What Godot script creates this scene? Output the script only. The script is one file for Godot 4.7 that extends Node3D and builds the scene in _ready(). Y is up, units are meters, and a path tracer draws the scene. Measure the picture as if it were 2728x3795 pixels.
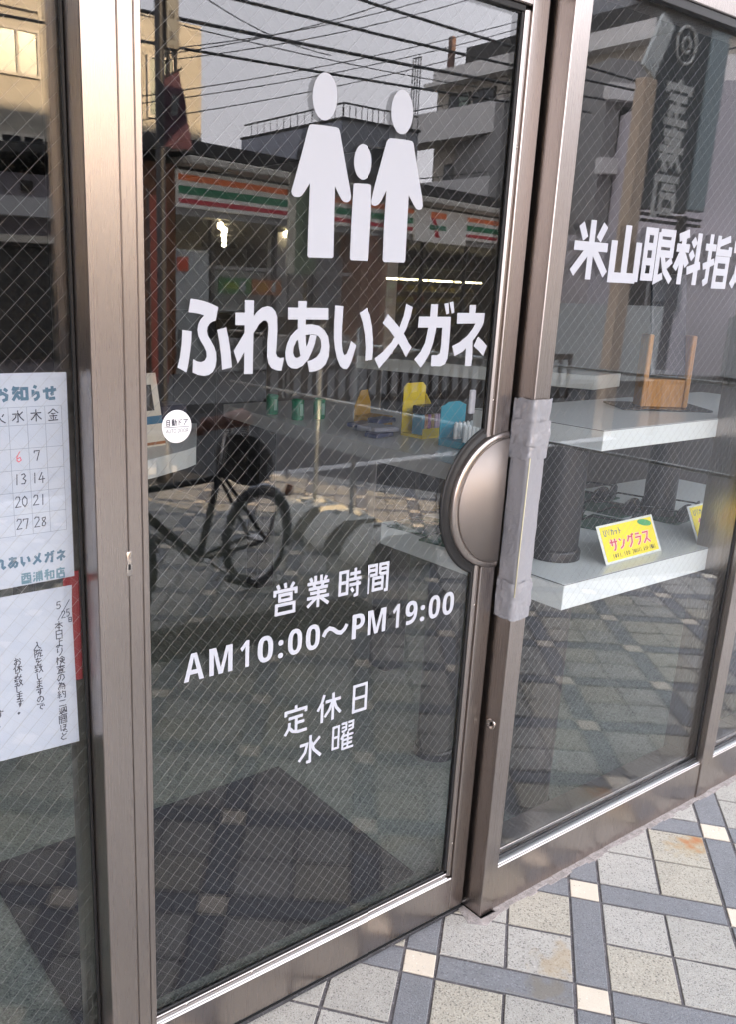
extends Node3D
# A glazed shop front with a sliding glass door: shop interior behind the glass, the street opposite mirrored in it.
# x runs along the shop front, y is up, z points out to the street; the front faces of the frame lie at z = 0.

const GLYPHS := {
	"営": "1.6,.3 2.4,1.8;4.7,0 5.2,1.7;8.5,.2 7.2,1.9;.6,4 .6,2.4 9.4,2.4 9.4,4;2.6,3.7 7.4,3.7 7.4,5.5 2.6,5.5 2.6,3.7;1.3,6.9 8.7,6.9 8.7,9.7 1.3,9.7 1.3,6.9",
	"業": "3.8,0 3.8,2;6.2,0 6.2,2;1.6,.5 2.4,1.8;8.4,.5 7.6,1.8;.5,2.3 9.5,2.3;3,2.6 3.6,3.6;7,2.6 6.4,3.6;1,3.9 9,3.9;1.6,5.3 8.4,5.3;.4,6.8 9.6,6.8;5,3.9 5,10;4.4,6.8 .6,9.4;5.6,6.8 9.4,9.4",
	"時": "1,1 4,1 4,8.4 1,8.4 1,1;1,4.6 4,4.6;5,2 9.4,2;7.2,.2 7.2,3.8;4.6,3.9 9.8,3.9;4.8,5.7 9.6,5.7;8.2,4.6 8.2,9.4 6.8,9.6;5.6,6.8 6.6,8.2",
	"間": ".8,10 .8,.5 4.2,.5 4.2,3.8 .8,3.8;.8,2.1 4.2,2.1;5.8,3.8 5.8,.5 9.2,.5 9.2,9.8 8,9.8;5.8,3.8 9.2,3.8;5.8,2.1 9.2,2.1;3,5 7,5 7,9 3,9 3,5;3,7 7,7",
	"定": "5,0 5,1.6;.8,3.2 .8,1.8 9.2,1.8 9.2,3.2;2,4.2 8,4.2;5.2,4.2 5.2,9;5.2,6.3 8.6,6.3;2.4,5.6 2.2,7.6 .6,9.8;2.2,7.4 3.8,9 6,9.6 9.8,9.6",
	"休": "2.8,.1 1.8,3 .2,5.4;2.1,3.2 2.1,10;3.4,2.8 9.8,2.8;6.6,.2 6.6,10;6.3,3 5.2,5.8 3.2,8.2;6.9,3 8,5.8 9.9,8",
	"日": "1.5,.4 8.5,.4 8.5,9.8 1.5,9.8 1.5,.4;1.5,5 8.5,5",
	"水": "5.1,.1 5.1,9.5 3.6,9.5;.7,2.9 3.7,2.9 3,5.8 .5,8.4;9,1.6 6.2,4;5.4,2.6 6.6,5.6 9.7,8.6",
	"曜": ".8,1 3.2,1 3.2,8.6 .8,8.6 .8,1;.8,4.7 3.2,4.7;4.3,.6 6.4,.6 6.4,3.4;4.4,2 6.2,2;7.2,.6 9.4,.6 9.4,3.4;7.3,2 9.2,2;4.4,3.4 6.2,3.1;7.2,3.4 9.2,3.1;5.6,3.8 4.2,6;5,5.4 5,10;7.2,3.8 7.2,9.6;5,5 9.6,5;5,6.5 9.2,6.5;5,8 9.2,8;5,9.6 9.8,9.6",
	"自": "5,0 4.2,1.4;2,1.6 8,1.6 8,9.8 2,9.8 2,1.6;2,4.3 8,4.3;2,7 8,7",
	"動": "5.6,.3 1,1;0.3,2.2 6,2.2;3.2,1 3.2,9.2;1.2,3.6 5.2,3.6 5.2,6.4 1.2,6.4 1.2,3.6;1.2,5 5.2,5;.8,7.8 5.6,7.8;.3,9.4 6,9;6.4,3 9.6,3 9.2,9.4 8,9.4;7.8,.4 7.6,5 6,9.8",
	"ド": "3.4,.4 3.4,9.8;3.6,3.8 8,6;6.2,1 7,2.6;8,.4 8.8,2",
	"ア": ".8,1.4 9,1.4 7.6,3.6 6,4.6;4.8,3 4.6,6 2,9.4",
	"米": "5,0 5,10;.4,4.4 9.6,4.4;1.8,.8 3.2,3.2;8.4,.6 6.8,3.2;4.6,4.6 .4,9;5.4,4.6 9.6,9",
	"山": "5,.2 5,9.2;.9,3 .9,9.4 9.1,9.4;9.1,3 9.1,10",
	"眼": ".8,.8 3.4,.8 3.4,9 .8,9 .8,.8;.8,3.5 3.4,3.5;.8,6.2 3.4,6.2;4.8,.8 9,.8 9,4.6 4.8,4.6;4.8,2.7 9,2.7;4.8,.8 4.8,9.4 7,8.6;6.2,4.8 7.4,7.6 9.8,9.6;9.4,5.6 7.6,6.8",
	"科": "4.4,.4 .8,1.4;.3,3.2 5,3.2;2.7,1 2.7,10;2.6,3.6 .4,7.2;2.8,4.2 4.8,6.4;6,1.4 7.2,2.6;5.6,3.8 6.8,5;8.4,.2 8.4,10;5,7.4 9.9,6.2",
	"指": "2.2,.1 2.2,9 1,9.6;.3,2.6 4.2,2.6;.2,6.4 4.2,5.2;5,.2 5,3.4 9.6,3.4 9.6,2.2;9.2,.6 5,1.8;5,4.8 9.2,4.8 9.2,9.8 5,9.8 5,4.8;5,7.2 9.2,7.2",
	"お": "1,2.6 6,2.6;3.4,.4 3.4,8.4 2.2,9 1,7.6 3,5.4 6.4,4.4 8.8,6 8.4,8.4 6,9.4;7.2,1.4 9.2,3.2",
	"知": "2,.2 .8,3;1.4,1.6 5,1.6;.3,4.4 5.4,4.4;3,1.6 2.8,5.6 .6,9.4;3,5.6 5,8.8;6.2,1.8 9.4,1.8 9.4,8.6 6.2,8.6 6.2,1.8",
	"ら": "3.6,.4 6.6,1.4;3,2.8 2.6,6.2 5,4.8 7.6,5 8,7.4 6,9 3.6,9.6",
	"せ": ".5,4 9.5,3.2;6.8,.8 6.8,6 5.6,6.6;3.2,1.6 3.2,8.4 5,9.2 8.6,9",
	"火": "5,.2 4.8,5 3.6,7.6 .8,9.8;5.1,5 6.4,7.6 9.4,9.8;2,2.8 2.6,4.8;8.4,2.6 7,4.8",
	"木": ".6,3 9.4,3;5,.2 5,10;4.8,3.2 3.2,6 .6,8.6;5.2,3.2 6.8,6 9.4,8.6",
	"金": "5,.2 2.8,2.6 .4,4;5,.2 7.2,2.6 9.6,4;3,4.2 7,4.2;1.4,6.2 8.6,6.2;5,4.2 5,9.4;2.6,7.2 3.4,8.6;7.4,7.2 6.6,8.6;.6,9.6 9.4,9.6",
	"西": ".5,1 9.5,1;1,3.2 9,3.2 9,9.6 1,9.6 1,3.2;3.8,1 3.6,5 2,6.6;6.2,1 6.2,5.8 8,6.2;1,8 9,8",
	"浦": "1,1 2.2,2;.5,3.8 1.8,4.8;.5,9.6 2.2,6.4;3.2,1.8 9.6,1.8;6.4,.2 6.4,10;8,.2 9,1.2;3.8,10 3.8,3.4 9,3.4 9,9.8;3.8,5.4 9,5.4;3.8,7.4 9,7.4",
	"和": "4.6,.4 1,1.4;.3,3.2 5.4,3.2;2.9,1 2.9,10;2.8,3.6 .4,7.2;3,4.2 5.2,6.4;6.4,2.4 9.4,2.4 9.4,8.8 6.4,8.8 6.4,2.4",
	"店": "5.2,0 5.2,1.4;1.4,9.8 1.8,1.6 9.6,1.6;5.4,2.6 5.4,5.6;5.6,3.8 8.8,3.8;3.4,5.8 8.6,5.8 8.6,9.6 3.4,9.6 3.4,5.8",
	"れ": "2.8,.4 2.8,9.8;.8,2.8 2.8,2.8;2.8,4 .6,7.4;2.8,4 5.4,2 6.8,2.8 6.4,8 7.4,9 9.4,7.8",
	"あ": "1.2,2 8.6,2;4.2,.4 4.6,8.6;7,3.6 5,7.6 2.4,8.8 1.2,7 3.6,4.6 6.8,4.4 8.8,6.2 8,8.6 5.8,9.6",
	"い": "1.6,1.4 1.8,6.4 3.2,8.4 4.4,6.4;7.4,2 8.6,4.4 8.8,6.6",
	"メ": "7.8,.4 6,4.8 1,9.4;2.6,2.4 8.4,8.4",
	"ガ": ".8,3 8.2,3 7.6,9 6,9;4.2,.6 4,4.6 1.2,9.4;7.4,.4 8,2;8.8,0 9.4,1.6",
	"ネ": "5,.2 5,1.8;1.6,2.4 8,2.4 5.4,5.4 1,7.6;5.2,5.6 5.2,9.8;6.6,5.6 9,7.4",
	"サ": ".5,3 9.5,3;3,.6 3,5.8;7,.6 7,5.4 6,7.8 4,9.6",
	"ン": "1.4,1.4 3.6,3.2;1.4,9 5.4,7.4 9,2.6",
	"グ": "3.8,.6 2.8,3 .8,5.2;3.6,2 7.8,2 6.4,6.4 2.4,9.8;7.4,.2 8.2,1.6;8.9,-.2 9.7,1.2",
	"ラ": "1.8,1 8,1;1,3.6 8.8,3.6 7,7 3,9.6",
	"ス": "1.4,1.2 8,1.2 6,5.4 1,9.4;5.4,6 9.2,9.4",
	"カ": ".8,3 8.8,3 8,9 6.4,9;4.4,.6 4.2,4.6 1.2,9.4",
	"ッ": "2,4 3,6;4.6,3.4 5.4,5.4;8.4,3.8 7.4,7 4.6,9.4",
	"ト": "3.6,.4 3.6,9.8;3.8,3.8 8,6",
	"本": ".6,2.8 9.4,2.8;5,.2 5,10;4.8,3 .6,7.4;5.2,3 9.4,7.4;3,7.6 7,7.6",
	"よ": "5,.4 5,8 3.4,9.4 1.4,8.4 3,7 5,7.4 8.6,9.2;5.2,3.2 8.4,3",
	"り": "2.6,.6 2.2,5.4 3.4,4.4;7,.4 7.4,5 6,8 3.6,9.8",
	"検": "2.2,.2 2.2,10;.2,2.4 4.2,2.4;2,2.8 .4,6.6;2.4,3 4,5;7,.2 4.2,3.4;7,.2 9.8,3.2;5.6,3.4 8.4,3.4;7,3.4 7,6.6;4.8,4.8 9.2,4.8 9.2,6.6 4.8,6.6 4.8,4.8;7,6.8 4.2,9.8;7,6.8 9.8,9.8",
	"査": ".6,1.8 9.4,1.8;5,0 5,4;4.8,2 .8,4.6;5.2,2 9.2,4.6;2.8,4.8 7.2,4.8 7.2,9.4 2.8,9.4 2.8,4.8;2.8,6.3 7.2,6.3;2.8,7.8 7.2,7.8;.4,9.6 9.6,9.6",
	"の": "5.2,1.6 4.4,6.4 2.6,8.4 1,6.4 2.4,3 5.4,1.4 8.4,3.2 8.6,6.4 6,9.2",
	"為": "2.6,.4 3.4,1.6;1,2.2 7.4,2.2 6.8,4 8.4,4 8,5.8 9.2,5.8 8.6,9.4 7.4,9.4;5,.2 3.6,4 .6,7.4;2,4 6.8,4;1.6,5.8 8,5.8;1.2,7.6 1,9;3,7.6 3.2,9;5,7.4 5.4,8.8",
	"約": "2.6,.2 1,2.4 2.8,3;4,1.4 .8,5.4;.4,5.4 4.6,5;2.6,5.2 2.6,9.8;1,6.6 .4,8.8;4,6.6 4.6,8;6.6,.4 5.2,3.6;6,2 9.4,2 9,9 7.6,9;6.4,4.6 7.4,6.4",
	"二": "1.8,2.4 8.2,2.4;.6,8.6 9.4,8.6",
	"週": "1,.8 2.2,2;.6,4 2.2,4 2,7.2;.4,8.4 2.4,7.4 4,9.4 9.8,9.4;3.8,8 4,1 9.2,1 9.2,7.6;6.6,1.6 6.6,4.2;5.2,2.8 8,2.8;5,4.2 8.2,4.2;5.2,5.2 8,5.2 8,7 5.2,7 5.2,5.2",
	"ほ": "1.6,.8 1.2,9.2;4,1.6 9,1.6;4,4.2 9,4.2;6.6,1.6 6.6,8 5,9.4 3.8,8 5.4,7 9,8.8",
	"ど": "3,.8 4,4;8,3 3,5.4 2,7.6 4,9.2 8,9;7.4,.2 8.2,1.8;8.8,-.2 9.6,1.4",
	"入": "3.4,.8 5.2,.8 4.8,4 .6,9.6;4.9,3.4 6.6,7 9.6,9.6",
	"院": "1,.4 1,10;1,.4 3.6,.4 2.6,3 3.8,5 1.4,6;6.8,0 6.8,1.2;4.4,3 4.4,1.4 9.6,1.4 9.6,3;5.4,3.6 8.6,3.6;4.4,5.4 9.8,5.4;6,5.6 5.6,8 4,9.8;7.8,5.6 7.8,9.2 9.8,9 9.8,8",
	"を": "1.4,2 8.4,2;4.6,.2 2,5.4 5,4.6 5.4,7;8.8,4 4.4,6.6 3.6,8.4 5.4,9.6 8.8,9.4",
	"致": ".4,.8 5,.8;2.4,1 1,3.4 4.6,3;2.8,4 2.8,8.6;.6,6 5,6;.2,9 5,8.2;6.8,.2 5.4,4.4;6.4,2.4 9.8,2.4;8.6,2.6 7.6,6.4 5,9.8;6.6,4 9.8,9.6",
	"し": "3,.6 2.8,7 4.2,9.2 8,7.6",
	"ま": "1.4,2 8.6,2;1.8,4.6 8.2,4.6;5,.2 5,8 3.6,9.4 1.6,8.4 3.2,7.2 5.6,7.6 8.8,9.2",
	"す": ".6,2.2 9.4,2.2;5.8,.2 5.8,6 4.4,7 3.2,5.6 4.4,4.4 5.8,5.2 5.8,7.6 4,9.8",
	"で": ".8,1.8 8.8,1.2 5.2,3.6 4.4,6.6 7.6,9.4;7,3.8 7.8,5.4;8.6,3.4 9.4,5",
	"み": "1.6,1.4 5.4,1.4 2.4,8.4 .8,7.4 2,5.8 9.6,7.6;8,3.8 7.2,7.2 5,9.8",
	"。": "2,8 3,7.4 4,8.2 3,9.2 2,8",
	"な": "1,2.2 6,2.2;3.8,.4 1.2,6;7,1.6 9,3.2;6.6,4 6.6,8.4 4.8,9.4 3.6,8.2 5,7.2 9,9",
	"税": "4,.4 .8,1.2;.2,3 4.4,3;2.4,1 2.4,10;2.2,3.4 .4,7;2.6,4 4.2,6;5.6,.4 6.4,1.8;9,.4 8.2,1.8;5.4,2.4 9.2,2.4 9.2,5 5.4,5 5.4,2.4;6.4,5 6,8 4.6,9.8;8,5 8,9.2 9.8,9.2 9.8,8",
	"込": "1,1 2.2,2.2;.6,4.4 2.2,4.4 2,7.4;.4,8.8 2.2,7.6 4,9.6 9.8,9.6;5.4,1 6.6,1 6.4,4 4,7.8;6.5,3.4 9.6,7.6",
	"宝": "5,0 5,1.6;.8,3.2 .8,1.8 9.2,1.8 9.2,3.2;1.6,4.2 8.4,4.2;2,6.6 8,6.6;5,4.2 5,9.6;.6,9.6 9.4,9.6;7,7.4 8,8.6",
	"寿": "1.2,1.4 8.8,1.4;1.8,3.2 8.2,3.2;.4,5 9.6,5;4.8,0 4.2,5 .8,9.8;2.6,7 9.4,7;7.4,5.4 7.4,9.4 5.8,9.4;4,7.8 5,9",
	"司": ".6,1 9.2,1 9.2,9.6 7.4,9.6;1.6,3 7,3;1.8,5 6.6,5 6.6,8.6 1.8,8.6 1.8,5",
	"～": "0,6.5 1,4.6 2.4,3.6 4,4.2 6,6 7.6,6.5 9,5.4 10,3.5",
	"0": "5,.5 2.4,3 2.4,7 5,9.6 7.6,7 7.6,3 5,.5", "1": "5.4,.4 4.8,9.8", "2": "2.2,2.4 4,.6 7,1 7.4,3.4 2,9.4 8.4,9.2", "3": "2.4,1.4 6,.6 7.4,2.6 4.4,4.6 7.4,6.4 6,9.2 2.2,9",
	"4": "5.8,.4 2,6.6 8.8,6.4;6.4,3.6 6,9.8", "5": "7.8,.6 3.4,.8 2.8,4.4 6.6,4.4 7.6,7 5.4,9.4 2.2,9", "6": "6.6,.6 3,5 2.8,8 5,9.6 7.4,8 6.6,5.6 3,6.6", "7": "2,3 2.2,1.2 7.8,1.2 4.8,9.8",
	"8": "6.8,1.4 3.4,2 3.4,4 7,6.6 6,9.4 3.2,9 3.2,6.8 7.2,3 6.8,1.4", "/": "7.6,.2 2,9.8", "¥": "2,.6 5,5 8,.6;5,5 5,9.6;2.4,5.6 7.6,5.6;2.4,7.4 7.6,7.4", ",": "3,8.6 2,10.4", "(": "6,0 4.4,3 4.4,7 6,10", ")": "4,0 5.6,3 5.6,7 4,10", "-": "1,5 9,5",
	"U": "2,.4 2,7 3.4,9.4 6.6,9.4 8,7 8,.4", "V": "1,.4 5,9.8 9,.4"}

# outlines of the vinyl letters and figures on the door, in tenths of a millimetre on the pane
const VINYL := {
	"fu": ["6867,14301 6982,14290 7105,14268 7230,14233 7362,14181 7317,13974 7263,13961 7210,13931 7169,13878 7158,13816 7175,13745 7232,13664 7296,13565 7329,13474 7334,13365 7315,13256 7267,13176 7192,13132 7107,13120 7002,13137 6898,13180 6909,13386 6982,13350 7055,13338 7118,13360 7153,13414 7149,13495 7107,13576 7044,13665 7003,13745 6988,13833 7003,13921 7044,13991 7106,14050 7044,14070 6982,14082 6900,14093 6829,14097", "6721,13833 6883,13812 6879,13675 6858,13499 6827,13321 6791,13185 6632,13263 6674,13413 6706,13606", "7342,13833 7508,13873 7553,13707 7594,13489 7623,13244 7438,13208 7422,13400 7386,13636"],
	"re": ["7856,14298 8030,14297 8027,13127 7858,13128", "7678,14103 7875,14102 7874,13906 7680,13909", "7862,13797 7653,13501 7733,13299 7896,13540", "8005,14025 8097,14126 8185,14186 8287,14211 8378,14194 8449,14131 8487,14039 8497,13834 8489,13552 8480,13458 8506,13400 8565,13375 8648,13383 8600,13165 8501,13171 8394,13212 8334,13290 8303,13404 8302,13629 8319,13852 8310,13936 8270,13982 8213,13981 8135,13926 8080,13843 8003,13760"],
	"a": ["8703,14195 9548,14198 9556,14005 8710,14003", "8908,14305 9085,14304 9076,14002 9082,13738 9098,13604 9133,13468 8997,13373 8949,13547 8917,13739 8912,14001", "9060,13920 9206,13926 9356,13902 9484,13825 9566,13717 9604,13560 9596,13382 9538,13254 9441,13177 9317,13135 9187,13128 9135,13312 9233,13330 9331,13377 9402,13454 9427,13562 9412,13659 9364,13724 9313,13747 9214,13763 9067,13748", "9177,13757 9318,13743 9283,13602 9227,13466 9146,13331 9039,13236 8919,13190 8810,13198 8724,13253 8677,13359 8669,13474 8700,13607 8767,13730 8871,13825 8965,13882 9084,13920 9092,13748 8972,13710 8890,13644 8838,13548 8832,13453 8863,13385 8924,13370 9008,13411 9090,13507 9145,13642"],
	"i": ["9694,14246 9879,14235 9872,14031 9867,13775 9879,13597 9906,13457 9948,13400 9999,13426 10046,13526 10083,13645 10207,13568 10165,13433 10120,13303 10068,13202 10010,13153 9936,13163 9862,13213 9788,13339 9732,13499 9696,13697 9688,13932", "10253,14123 10417,14218 10501,14096 10570,13895 10608,13672 10624,13447 10612,13308 10435,13293 10433,13531 10396,13754 10336,13955"],
	"me": ["11366,14299 11532,14244 11496,14074 11401,13845 11249,13606 11027,13359 10796,13148 10674,13329 10865,13444 11063,13618 11215,13835 11322,14083", "10938,14116 11058,14019 11210,13897 11365,13752 11480,13605 11570,13519 11439,13341 11299,13522 11142,13690 10989,13835 10818,13953"],
	"ga": ["11709,14076 12541,14079 12546,13836 12548,13509 12532,13290 12474,13191 12353,13150 12102,13160 12099,13365 12253,13364 12320,13403 12335,13555 12331,13874 11698,13877", "11995,14303 12176,14302 12179,14070 12171,13857 12121,13600 12037,13385 11903,13204 11834,13140 11655,13295 11806,13431 11909,13601 11959,13857 11989,14068", "12336,14315 12447,14334 12484,14141 12412,14119", "12471,14343 12571,14362 12622,14160 12550,14137"],
	"ne": ["13027,14305 13204,14308 13205,14122 13033,14121", "12705,14154 13473,14158 13461,13970 13379,13836 13250,13680 13103,13548 12925,13416 12719,13337 12634,13530 12838,13605 13033,13726 13163,13858 13232,13958 12712,13951", "13018,13504 13190,13636 13219,13277 13206,13137 13029,13141", "13329,13707 13473,13623 13610,13520 13528,13326 13381,13432 13227,13524"],
	"father": ["9562,17496 9561,17427 9551,17359 9531,17295 9502,17238 9466,17189 9424,17151 9378,17125 9330,17112 9280,17113 9233,17127 9189,17154 9149,17192 9116,17241 9091,17298 9074,17361 9067,17427 9068,17495 9079,17561 9099,17624 9127,17680 9162,17728 9203,17765 9247,17791 9295,17805 9343,17806 9390,17794 9435,17769 9475,17731 9509,17683 9536,17627 9553,17563", "9026,17009 9075,17026 9313,17037 9557,17041 9614,17029 9642,16985 9777,16548 9916,16100 9937,16024 9924,15960 9868,15920 9798,15919 9744,15946 9676,16022 9585,16148 9596,15568 9613,15047 9588,15014 9093,15003 9066,15026 9065,15534 9069,16148 8960,16000 8903,15939 8839,15919 8765,15920 8715,15954 8708,16005 8778,16226 8909,16643 8995,16944"],
	"child": ["10366,16600 10366,16546 10358,16492 10343,16442 10321,16398 10293,16360 10260,16331 10223,16311 10184,16302 10144,16304 10106,16317 10070,16339 10037,16371 10010,16410 9989,16456 9974,16507 9967,16560 9968,16614 9975,16666 9991,16715 10012,16759 10040,16796 10072,16825 10108,16845 10147,16854 10185,16853 10224,16842 10260,16821 10293,16790 10321,16751 10343,16705 10358,16654", "9978,16214 10015,16233 10336,16250 10382,16226 10405,15822 10399,15038 10367,15003 10000,15000 9971,15027 9969,15593"],
	"mother": ["11243,17484 11245,17416 11236,17349 11218,17285 11191,17229 11157,17181 11116,17143 11071,17118 11023,17105 10973,17106 10925,17121 10880,17148 10839,17186 10804,17235 10776,17291 10757,17354 10747,17420 10746,17487 10755,17552 10772,17614 10799,17669 10832,17717 10872,17754 10916,17780 10963,17793 11012,17793 11060,17780 11105,17755 11147,17717 11183,17670 11212,17614 11232,17551", "10709,16987 10763,17017 11035,17028 11256,17026 11294,16998 11426,16595 11592,16117 11616,15994 11591,15942 11526,15921 11458,15937 11392,15998 11260,16144 11267,15595 11274,15047 11247,15012 10774,15000 10737,15032 10724,15642 10734,16177 10633,16008 10570,15939 10488,15909 10420,15924 10399,15982 10473,16266 10607,16711 10679,16945"],
}

var mats = {}
var used = {}
var rng = RandomNumberGenerator.new()


func mat(key: String, c: Color, rough := 0.7, metal := 0.0) -> StandardMaterial3D:   # c is a linear base colour
	if not mats.has(key):
		var m = StandardMaterial3D.new()
		m.resource_name = key
		m.albedo_color = c.linear_to_srgb()
		m.roughness = rough
		m.metallic = metal
		mats[key] = m
	return mats[key]


func ms(smooth := false) -> SurfaceTool:
	var st = SurfaceTool.new()
	st.begin(Mesh.PRIMITIVE_TRIANGLES)
	st.set_smooth_group(0 if smooth else -1)
	return st


func tri(st: SurfaceTool, a: Vector3, b: Vector3, c: Vector3) -> void:   # counter-clockwise seen from outside
	for v in [a, c, b]:
		st.set_uv(Vector2(v.x + v.z * 0.37, v.y))
		st.add_vertex(v)


func quad(st: SurfaceTool, a: Vector3, b: Vector3, c: Vector3, d: Vector3) -> void:
	tri(st, a, b, c)
	tri(st, a, c, d)


func fin(st: SurfaceTool) -> ArrayMesh:
	st.generate_normals()
	return st.commit()


func put(called: String, st, m: Material, parent: Node = self) -> MeshInstance3D:
	var o = MeshInstance3D.new()
	o.name = numbered(called, parent)
	o.mesh = fin(st) if st is SurfaceTool else st
	o.material_override = m
	parent.add_child(o, true)
	return o


func numbered(called: String, parent: Node) -> String:
	var key = str(parent.get_instance_id()) + called
	var n: int = used.get(key, 0)
	used[key] = n + 1
	return called if n == 0 else "%s_%03d" % [called, n]


func thing(called: String, label: String, category: String, at := Vector3.ZERO, group := "") -> Node3D:
	var o = Node3D.new()
	o.name = numbered(called, self)
	add_child(o, true)
	o.position = at
	return tag(o, label, category, group)


func tag(o: Node3D, label: String, category: String, group := "") -> Node3D:
	o.set_meta("label", label)
	o.set_meta("category", category)
	if group:
		o.set_meta("group", group)
	return o


func struct(o: Node3D, label := "") -> Node3D:
	o.set_meta("kind", "structure")
	if label:
		o.set_meta("label", label)
	return o


func node(called: String, parent: Node) -> Node3D:
	var o = Node3D.new()
	o.name = numbered(called, parent)
	parent.add_child(o, true)
	return o


func box(st: SurfaceTool, lo: Vector3, hi: Vector3, b := 0.0) -> void:   # a box with chamfered edges
	if b <= 0.0:
		var p = func(i: int) -> Vector3: return Vector3(hi.x if i & 1 else lo.x, hi.y if i & 2 else lo.y, hi.z if i & 4 else lo.z)
		for f in [[4, 5, 7, 6], [1, 0, 2, 3], [5, 1, 3, 7], [0, 4, 6, 2], [6, 7, 3, 2], [0, 1, 5, 4]]:
			quad(st, p.call(f[0]), p.call(f[1]), p.call(f[2]), p.call(f[3]))
		return
	var c = (lo + hi) / 2.0
	var h = (hi - lo) / 2.0
	for ax in 3:
		var u = (ax + 1) % 3
		var v = (ax + 2) % 3
		for s in [-1.0, 1.0]:
			var q = []
			for k in [[-1, -1], [1, -1], [1, 1], [-1, 1]]:
				var x = Vector3.ZERO
				x[ax] = h[ax] * s
				x[u] = (h[u] - b) * k[0]
				x[v] = (h[v] - b) * k[1]
				q.append(c + x)
			if s < 0:
				q.reverse()
			quad(st, q[0], q[1], q[2], q[3])
			for t in [-1.0, 1.0]:   # the chamfer between the faces ax/s and u/t
				var e = []
				for k in [[0, -1.0], [1, -1.0], [1, 1.0], [0, 1.0]]:
					var x = Vector3.ZERO
					x[ax] = h[ax] * s if k[0] == 0 else (h[ax] - b) * s
					x[u] = (h[u] - b) * t if k[0] == 0 else h[u] * t
					x[v] = (h[v] - b) * k[1]
					e.append(c + x)
				if s * t < 0:
					e.reverse()
				quad(st, e[3], e[2], e[1], e[0])
	for i in 8:
		var s = Vector3(1 if i & 1 else -1, 1 if i & 2 else -1, 1 if i & 4 else -1)
		var a = c + Vector3(h.x * s.x, (h.y - b) * s.y, (h.z - b) * s.z)
		var d = c + Vector3((h.x - b) * s.x, h.y * s.y, (h.z - b) * s.z)
		var e = c + Vector3((h.x - b) * s.x, (h.y - b) * s.y, h.z * s.z)
		if s.x * s.y * s.z > 0:
			tri(st, a, d, e)
		else:
			tri(st, a, e, d)


func bar(called: String, lo: Vector3, hi: Vector3, m: Material, parent: Node = self, b := 0.0) -> MeshInstance3D:
	var st = ms()
	box(st, lo, hi, b)
	return put(called, st, m, parent)


func tube(st: SurfaceTool, pts: Array, r: float, n := 8, caps := true) -> void:
	var rings = []
	for i in pts.size():
		var d: Vector3 = (pts[mini(i + 1, pts.size() - 1)] - pts[maxi(i - 1, 0)]).normalized()
		var up = Vector3.UP if absf(d.y) < 0.9 else Vector3.RIGHT
		var x = d.cross(up).normalized()
		var y = x.cross(d)
		var ring = []
		for k in n:
			var a = TAU * k / n
			ring.append(pts[i] + (x * cos(a) + y * sin(a)) * r)
		rings.append(ring)
	for i in pts.size() - 1:
		for k in n:
			var j = (k + 1) % n
			quad(st, rings[i][k], rings[i][j], rings[i + 1][j], rings[i + 1][k])
	if caps:
		for k in n - 2:
			tri(st, rings[0][0], rings[0][k + 2], rings[0][k + 1])
			tri(st, rings[-1][0], rings[-1][k + 1], rings[-1][k + 2])


func lathe(st: SurfaceTool, prof: Array, n: int, xf := Transform3D(), a0 := 0.0, a1 := TAU) -> void:   # profile of (radius, height) round the local y axis
	for i in prof.size() - 1:
		for k in n:
			var p = []
			for q in [[i, k], [i, k + 1], [i + 1, k + 1], [i + 1, k]]:
				var a: float = lerpf(a0, a1, float(q[1]) / n)
				p.append(xf * Vector3(prof[q[0]].x * cos(a), prof[q[0]].y, -prof[q[0]].x * sin(a)))
			quad(st, p[0], p[1], p[2], p[3])


func cyl(called: String, at: Vector3, r: float, h: float, m: Material, parent: Node, n := 24) -> MeshInstance3D:
	var st = ms(true)
	lathe(st, [Vector2(r, 0), Vector2(r, h)], n, Transform3D(Basis(), at))
	st.set_smooth_group(-1)
	lathe(st, [Vector2(0, 0), Vector2(r, 0)], n, Transform3D(Basis(), at))
	lathe(st, [Vector2(r, h), Vector2(0, h)], n, Transform3D(Basis(), at))
	return put(called, st, m, parent)


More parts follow.
